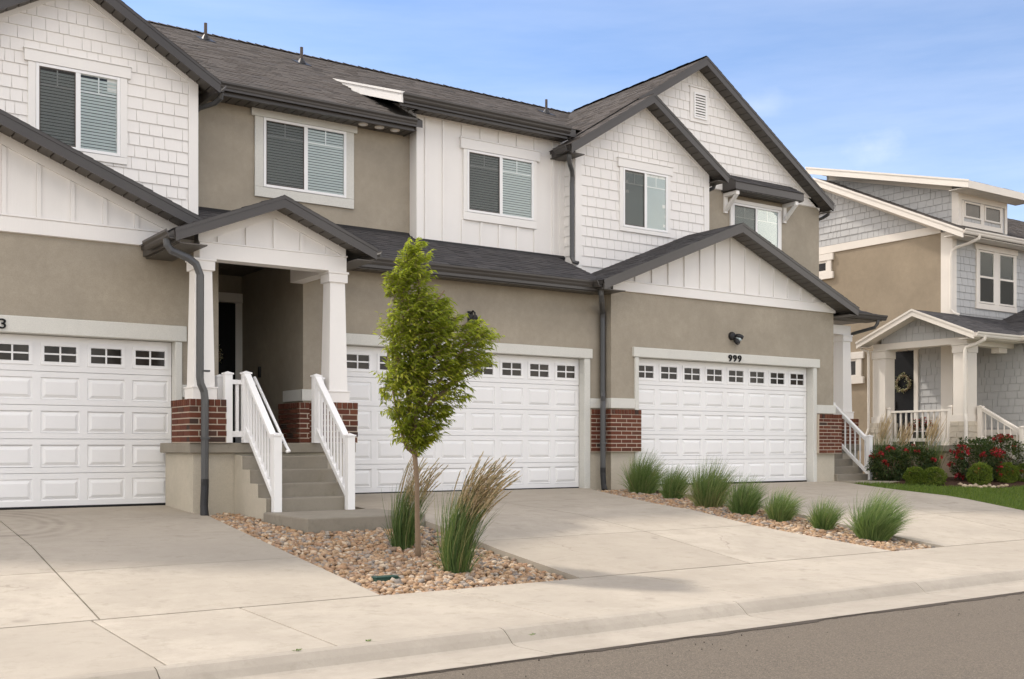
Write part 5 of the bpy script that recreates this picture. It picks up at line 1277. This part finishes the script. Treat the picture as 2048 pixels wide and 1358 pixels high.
CL = [((13.21, 14.95, .56), .80, .30, 1.0, 'clump of green ornamental grass nearest the wall and black downspout boot'),
      ((12.98, 13.91, .52), .62, .22, .9, 'thin bluish green grass clump second from the wall in the rock strip'),
      ((12.41, 12.47, .46), .78, .30, 1.0, 'tall upright green grass clump, third from the wall in the rock strip'),
      ((12.32, 11.65, .40), .62, .24, .8, 'middle grass clump with a brownish base, fourth along the rock strip'),
      ((12.37, 10.98, .33), .53, .21, .8, 'light green rounded grass clump, third from the sidewalk end of the rock strip'),
      ((12.39, 10.2, .25), .50, .17, .7, 'smallest sparse grass clump, second from the sidewalk end of the rock strip'),
      ((12.42, 9.39, .16), .74, .30, 1.1, 'large windswept grass clump nearest the sidewalk in the rock strip')]
for i, (p, h, br, k, lab) in enumerate(CL):
    t = thing('ornamental_grass', lab, 'grass clump', p, 'grass clumps along the rock strip between the driveways')
    n = int(520 * k * (br / .28) ** .6)
    obj('blades', shift(blades(int(n * 2.0), h * 1.05, rnd.uniform(.36, .50), (1.05 if i in (4, 6) else .55) * rnd.uniform(.8, 1.3), .0095, br * .52, curl=rnd.uniform(.5, .8), rounded=.32, segs=6), p), 'grass_blade', t)
    obj('dry_blades', shift(blades(int(n * .6), h * .62, .75, .25, .008, br * .60, curl=1.0, tintf=lambda: rnd.uniform(.94, .999)), p), 'grass_blade', t)
def reed(p, h, lean, lab, n, npl, off=(0, 0), lead=.22):
    t = thing('reed_grass', lab, 'grass clump', p, 'feather reed grasses beside the young tree')
    obj('blades', shift(blades(int(n * 1.1), h * .74, .10, lean * .62, .0075, .105, curl=.42, segs=7), p), 'reed_blade', t)
    obj('dry_blades', shift(blades(int(n * .35), h * .40, .45, .3, .007, .12, curl=1.0, tintf=lambda: rnd.uniform(.9, .999)), p), 'reed_blade', t)
    st, pl = MB(), MB()
    for _ in range(npl):
        a = rnd.uniform(0, 6.283); r = .09 * math.sqrt(rnd.random()); q = Vector((p[0] + math.cos(a) * r, p[1] + math.sin(a) * r, p[2])); L = h * rnd.uniform(.82, 1.18)
        d = Vector((math.cos(a) * .06, math.sin(a) * .06, 1)) + WIND * rnd.uniform(-.02, .20); d.normalize(); lw = lean * rnd.uniform(.45, 1.6); path = [q.copy()]; N = 9
        for i in range(N):
            tt = i / N; d = (d + WIND * lw * (.15 + tt * 1.3) / N + Vector((0, 0, -1)) * .35 * tt * tt / N).normalized(); q = q + d * L / N; path.append(q.copy())
        st.tube([tuple(v) for v in path], [.0036] * 6 + [.0026] * 4, 3, cap=False, t=rnd.uniform(.3, .9))
        tcol = rnd.uniform(.001, .999)
        for j in range(80):                                           # the feathery head: many short bristles
            u = rnd.uniform(.60, 1.0); f = u * N; i = min(int(f), N - 1); c = path[i].lerp(path[i + 1], f - i); ax = (path[i + 1] - path[i]).normalized()
            sp = Vector((rnd.gauss(0, 1), rnd.gauss(0, 1), rnd.gauss(0, 1))); w = .0048; l = rnd.uniform(.035, .07) * (1.25 - u * .6)
            dd_ = (ax + sp * .16 + WIND * .12).normalized(); s_ = dd_.cross(sp).normalized() * w
            pl.add([tuple(c - s_), tuple(c + s_), tuple(c + dd_ * l)], [(0, 1, 2)], (tcol + rnd.uniform(-.15, .15)) % .99 + .005)
    obj('stems', st, 'reed_blade', t); obj('plumes', pl, 'plume', t)
reed((6.02, 10.85, .29), .95, .75, 'tall feathery reed grass growing behind the young tree trunk', 330, 40)
reed((5.86, 9.45, .13), 1.12, .95, 'tall tan-plumed reed grass bending over the rocks, right of the tree', 480, 105)

# young street tree
TB = Vector((5.89, 10.27, .22))
TREE = thing('young_tree', 'young leafy green tree with a thin brown trunk standing in the river rock', 'tree', tuple(TB))
def tp(px, py, dep=0.0):                                              # crown measured off the photograph, in the trunk's own upright plane
    return TB + WIND * ((px - 836) / 186.0) + Vector((0, 0, (1112 - py) / 186.0 + .0)) + Vector((FW[0], FW[1], 0)) * dep
trunk = MB().tube([tuple(tp(836, 1114)), tuple(tp(836, 1085)), tuple(tp(834, 1020)), tuple(tp(834, 960)), tuple(tp(830, 910)), tuple(tp(829, 888))], [.040, .031, .027, .026, .027, .030], 10)
tk = obj('trunk', trunk, 'bark', TREE, smooth=True)
br = [[(829, 890, 0), (822, 840, .03), (812, 770, .08), (806, 680, .05), (806, 590, 0), (812, 500, -.02)],
      [(831, 892, 0), (840, 860, -.03), (858, 800, -.08), (888, 740, -.12), (935, 680, -.1), (975, 655, -.1)],
      [(829, 888, 0), (833, 820, -.06), (838, 740, -.1), (842, 650, -.08), (838, 560, -.04), (828, 490, 0)],
      [(829, 898, 0), (812, 885, .05), (803, 860, .08), (788, 800, .14), (778, 740, .16), (772, 690, .12)],
      [(836, 800, -.05), (860, 720, .1), (885, 640, .16), (905, 600, .18)],
      [(812, 770, .08), (795, 700, -.1), (785, 640, -.16)],
      [(858, 800, -.08), (900, 760, .1), (945, 730, .14)], [(842, 650, -.08), (870, 600, -.1), (890, 575, -.12)]]
for b in br:
    obj('branch', MB().tube([tuple(tp(*q)) for q in b], [.020 * (1 - .8 * i / (len(b) - 1)) + .003 for i in range(len(b))], 7), 'bark', TREE, smooth=True)
OUT = [(472, 812, 842), (485, 798, 850), (500, 796, 862), (518, 790, 866), (532, 778, 858), (545, 768, 862), (560, 766, 866), (580, 776, 852), (592, 786, 900), (605, 782, 902), (618, 770, 895), (630, 758, 945), (645, 756, 985), (660, 758, 992), (675, 762, 988),
       (690, 764, 975), (705, 772, 978), (718, 775, 992), (728, 762, 955), (745, 757, 945), (765, 758, 932), (785, 764, 930), (800, 768, 912), (815, 772, 900), (830, 776, 892), (845, 786, 884), (860, 790, 876), (875, 802, 866), (890, 812, 850), (900, 822, 846)]
def outline(py):
    for (a, l0, r0), (b, l1, r1) in zip(OUT, OUT[1:]):
        if a <= py <= b: t = (py - a) / (b - a); return l0 + (l1 - l0) * t, r0 + (r1 - r0) * t
    return None
crown = MB(); tw = MB(); made = 0
CLUMP = []
while len(CLUMP) < 150:
    py = rnd.uniform(480, 892); l, r = outline(py)
    if rnd.random() < (r - l) / 235: CLUMP.append((rnd.uniform(l + 8, r - 12), py))
while made < 1560:
    if rnd.random() < .5:
        c0 = rnd.choice(CLUMP); px, py = rnd.gauss(c0[0], 13), rnd.gauss(c0[1], 11)
    else: px, py = rnd.uniform(755, 992), rnd.uniform(474, 898)
    lr = outline(py)
    if not lr: continue
    l, r = lr; wdt = r - l
    if not l + 2 < px < r - 4: continue
    if rnd.random() < .5 * abs((px - (l + r) / 2) / (wdt / 2)) ** 3: continue
    u = (px - (l + r) / 2) / (wdt / 2); dep = rnd.uniform(-1, 1) * math.sqrt(max(0, 1 - u * u * .8)) * min(wdt, 150) / 2 / 186 * .95
    p = tp(px, py, dep); made += 1
    rad = (p - tp(838, py + 60)); rad.z *= .3
    up = max(0, (720 - py) / 250)
    d = (rad.normalized() * .55 + Vector((0, 0, .35 - .35 * (py > 760))) + WIND * (.45 + .55 * up) + Vector((rnd.gauss(0, .35), rnd.gauss(0, .35), rnd.gauss(0, .25)))).normalized()
    L = rnd.uniform(.10, .24); q = p - d * L * .5; nl = rnd.randint(9, 13)
    tone = mnoise.noise(p * 3.1) * .28
    tw.tube([tuple(q), tuple(q + d * L)], [.0025, .001], 3, cap=False)
    for i in range(nl):
        t = (i + .5) / nl; c = q + d * L * t
        side = d.cross(Vector((rnd.gauss(0, .5), rnd.gauss(0, .5), 1))).normalized() * (1 if i % 2 else -1)
        dl = (d * .6 + side * .65 + Vector((0, 0, -.25 - .3 * rnd.random())) + WIND * .45).normalized()
        tt = .42 + .34 * up + tone * 1.2 + rnd.gauss(0, .19)  # higher leaves tinted lighter: sunlit crown top put into the colour
        leaf(crown, c, dl, rnd.uniform(.042, .098), rnd.uniform(.018, .034), min(.995, max(.005, tt)), bend=rnd.uniform(.05, .35))
obj('twigs', tw, 'bark', TREE); obj('crown', crown, 'tree_leaf', TREE)

# flowering shrubs, clipped shrubs and plume grasses by the right-hand house
def shrub(name, lab, cat, c, rx, rz, n, mat, lsize, group, shell=.55, flowers=0, stems=True, top=1.0):
    t = thing(name, lab, cat, c, group); m = MB(); c = Vector(c); cen = c + Vector((0, 0, rz))
    for _ in range(n):
        d = Vector((rnd.gauss(0, 1), rnd.gauss(0, 1), rnd.gauss(0, 1))).normalized(); k = shell + (1 - shell) * rnd.random() ** .6
        k *= 1 + .28 * mnoise.noise(d * 2.3 + c) + (.05 if shell < .8 else 0)
        p = cen + Vector((d.x * rx, d.y * rx, d.z * rz)) * k
        if p.z < c.z: continue
        dl = d + Vector((rnd.gauss(0, .6), rnd.gauss(0, .6), rnd.gauss(0, .5) + .2)); l = lsize * rnd.uniform(.7, 1.3)
        leaf(m, p, dl, l, l * rnd.uniform(.45, .65))
    obj('foliage', m, mat, t)
    if stems:
        s = MB()
        for i in range(7):
            a = i * .9; s.tube([tuple(c), tuple(c + Vector((math.cos(a) * rx * .25, math.sin(a) * rx * .25, rz * .7))), tuple(c + Vector((math.cos(a) * rx * .5, math.sin(a) * rx * .5, rz * 1.3)))], [.014, .010, .006], 5)
        obj('stems', s, 'bark', t)
    tc_ = (Vector((0, 0, CAMZ)) - cen); tc_.z = 0; tc_.normalize()
    for i in range(flowers):
        while True:
            d = Vector((rnd.gauss(0, 1), rnd.gauss(0, 1), rnd.gauss(.3, .8))).normalized()
            if d.dot(tc_) > -.1: break
        p = cen + Vector((d.x * rx, d.y * rx, d.z * rz)) * (1.02 + .2 * mnoise.noise(d * 2.3 + c)); f = MB()
        for h in range(rnd.randint(3, 7)):
            o = p + Vector((rnd.gauss(0, .05), rnd.gauss(0, .05), rnd.gauss(0, .035)))
            for j in range(9):
                leaf(f, o, Vector((rnd.gauss(0, 1), rnd.gauss(0, 1), rnd.gauss(.3, .8))), rnd.uniform(.035, .06), rnd.uniform(.035, .055), bend=.5)
        obj('flower', f, 'red_petal', t)
    return t
def spot(px, py, z): return hit(px, py, lawnz)
G1 = 'red flowering rose shrubs by the right-hand house'
shrub('rose_bush', 'dark rose shrub with scattered red blooms right beside the white stair railing', 'shrub', spot(1778, 963, .70), .42, .37, 3000, 'rose_leaf', .06, G1, flowers=6)
shrub('rose_bush', 'dark rose shrub with red blooms below the porch railing, left of the plume grass', 'shrub', spot(1828, 962, .72), .44, .38, 3200, 'rose_leaf', .06, G1, flowers=5)
shrub('rose_bush', 'tall rose shrub with bright red clusters right of the cream downspout', 'shrub', spot(1955, 964, .74), .54, .46, 4200, 'rose_leaf', .06, G1, flowers=17)
shrub('rose_bush', 'rose shrub below the lower stair post of the right-hand porch', 'shrub', spot(2003, 962, .74), .52, .50, 3000, 'rose_leaf', .06, G1, flowers=6)
shrub('rose_bush', 'dark shrub cut off by the right edge of the photo', 'shrub', spot(2046, 958, .74), .48, .42, 2400, 'rose_leaf', .06, G1, flowers=4)
G2 = 'small clipped round shrubs along the mulch bed'
for px, py, rx, rz, lab in ((1830, 967, .25, .20, 'small low round shrub below the porch railing, left one of a touching pair'), (1868, 968, .28, .20, 'low round shrub just left of the bare mulch and the black downspout boot'),
                            (1960, 970, .27, .26, 'bright green clipped ball shrub behind the pale edging stones'), (2014, 964, .27, .235, 'clipped ball shrub second from the right edge'), (2048, 962, .24, .22, 'clipped ball shrub cut by the right edge')):
    shrub('boxwood', lab, 'shrub', spot(px, py + 3, .68), rx * .84, rz * .92, 3000, 'box_leaf', .035, G2, shell=.86, stems=False)
    m = None
def plume_grass(px, py, z, lab, h, n):
    p = spot(px, py, z); t = thing('plume_grass', lab, 'grass clump', p, 'tan plume grasses by the right-hand porch')
    obj('blades', shift(blades(n, h * .7, .2, .18, .010, .15, curl=.25), p), 'reed_blade', t)
    pl = MB()
    for _ in range(70):
        a = rnd.uniform(0, 6.28); r = rnd.uniform(0, .16); q = Vector((p[0] + math.cos(a) * r, p[1] + math.sin(a) * r, p[2] + h * rnd.uniform(.5, .7)))
        d = (Vector((0, 0, 1)) + WIND * rnd.uniform(.05, .5) + Vector((rnd.gauss(0, .08), rnd.gauss(0, .08), 0))).normalized(); L = h * rnd.uniform(.25, .42)
        s = d.cross(Vector((rnd.gauss(0, 1), rnd.gauss(0, 1), 0))).normalized() * .008
        e = q + d * L + WIND * .05
        pl.add([tuple(q - s * .4), tuple(q + s * .4), tuple((q + e) / 2 + s), tuple((q + e) / 2 - s), tuple(e)], [(0, 1, 2, 3), (3, 2, 4)], rnd.uniform(.001, .999))
    obj('plumes', pl, 'plume', t)
plume_grass(1762, 958, .72, 'tan plume grass left of the porch railing beside the stone column base', 1.55, 240)
plume_grass(1803, 957, .74, 'short tan plume grass in front of the porch railing middle', 1.35, 160)
plume_grass(1860, 961, .74, 'tall tan and green plume grass below the right end of the porch railing', 1.45, 320)
# potted flowers on the porch
pt = thing('flower_pot', 'pot of red flowers behind the porch railing of the right-hand house', 'flower pot', (23.75, 16.55, ZF))
obj('pot', MB().tube([(23.75, 16.55, ZF), (23.75, 16.55, ZF + .3), (23.75, 16.55, ZF + .33)], [.14, .2, .21], 16), 'dark_metal', pt)
m, f = MB(), MB()
for _ in range(500):
    d = Vector((rnd.gauss(0, 1), rnd.gauss(0, 1), abs(rnd.gauss(0, 1)))).normalized(); q = Vector((23.75, 16.55, ZF + .36)) + d * rnd.uniform(.1, .30); leaf(m, q, d, .06, .035)
    if rnd.random() < .5: leaf(f, q + d * .05, d + Vector((rnd.gauss(0, .6), rnd.gauss(0, .6), 0)), .05, .04)
obj('foliage', m, 'rose_leaf', pt); obj('flowers', f, 'red_petal', pt)

# small things on the ground
vx, vy = 4.98, 9.32
vl = thing('valve_box', 'small dark green valve box lid among the river rocks', 'valve box', (vx, vy, prof(vy, .64) - .03))
vz = prof(vy, .64) - .022
obj('lid', MB().box(vx - .12, vx + .12, vy - .06, vy + .06, vz, vz + .015), 'valve_green', vl, bev=.006); obj('rim', MB().box(vx - .13, vx + .13, vy - .07, vy + .07, vz - .09, vz - .001), 'valve_green', vl)
for i, (px, py) in enumerate(((596, 1302), (735, 1283), (1065, 1270))):
    p = at(px, py, .108); m = MB()
    for _ in range(16): leaf(m, Vector((p[0] + rnd.gauss(0, .012), p[1] + rnd.gauss(0, .008), .108)), Vector((rnd.gauss(0, 1), rnd.gauss(0, 1), .8)), rnd.uniform(.015, .03), .008)
    tag(obj('weed', m, 'grass_blade'), ('tiny green weed in the kerb joint at the lower left', 'small weed in the joint behind the kerb left of the rock bed corner', 'small weed at the kerb joint in the middle')[i], 'weed', 'weeds in the kerb joints')
flush_pool()
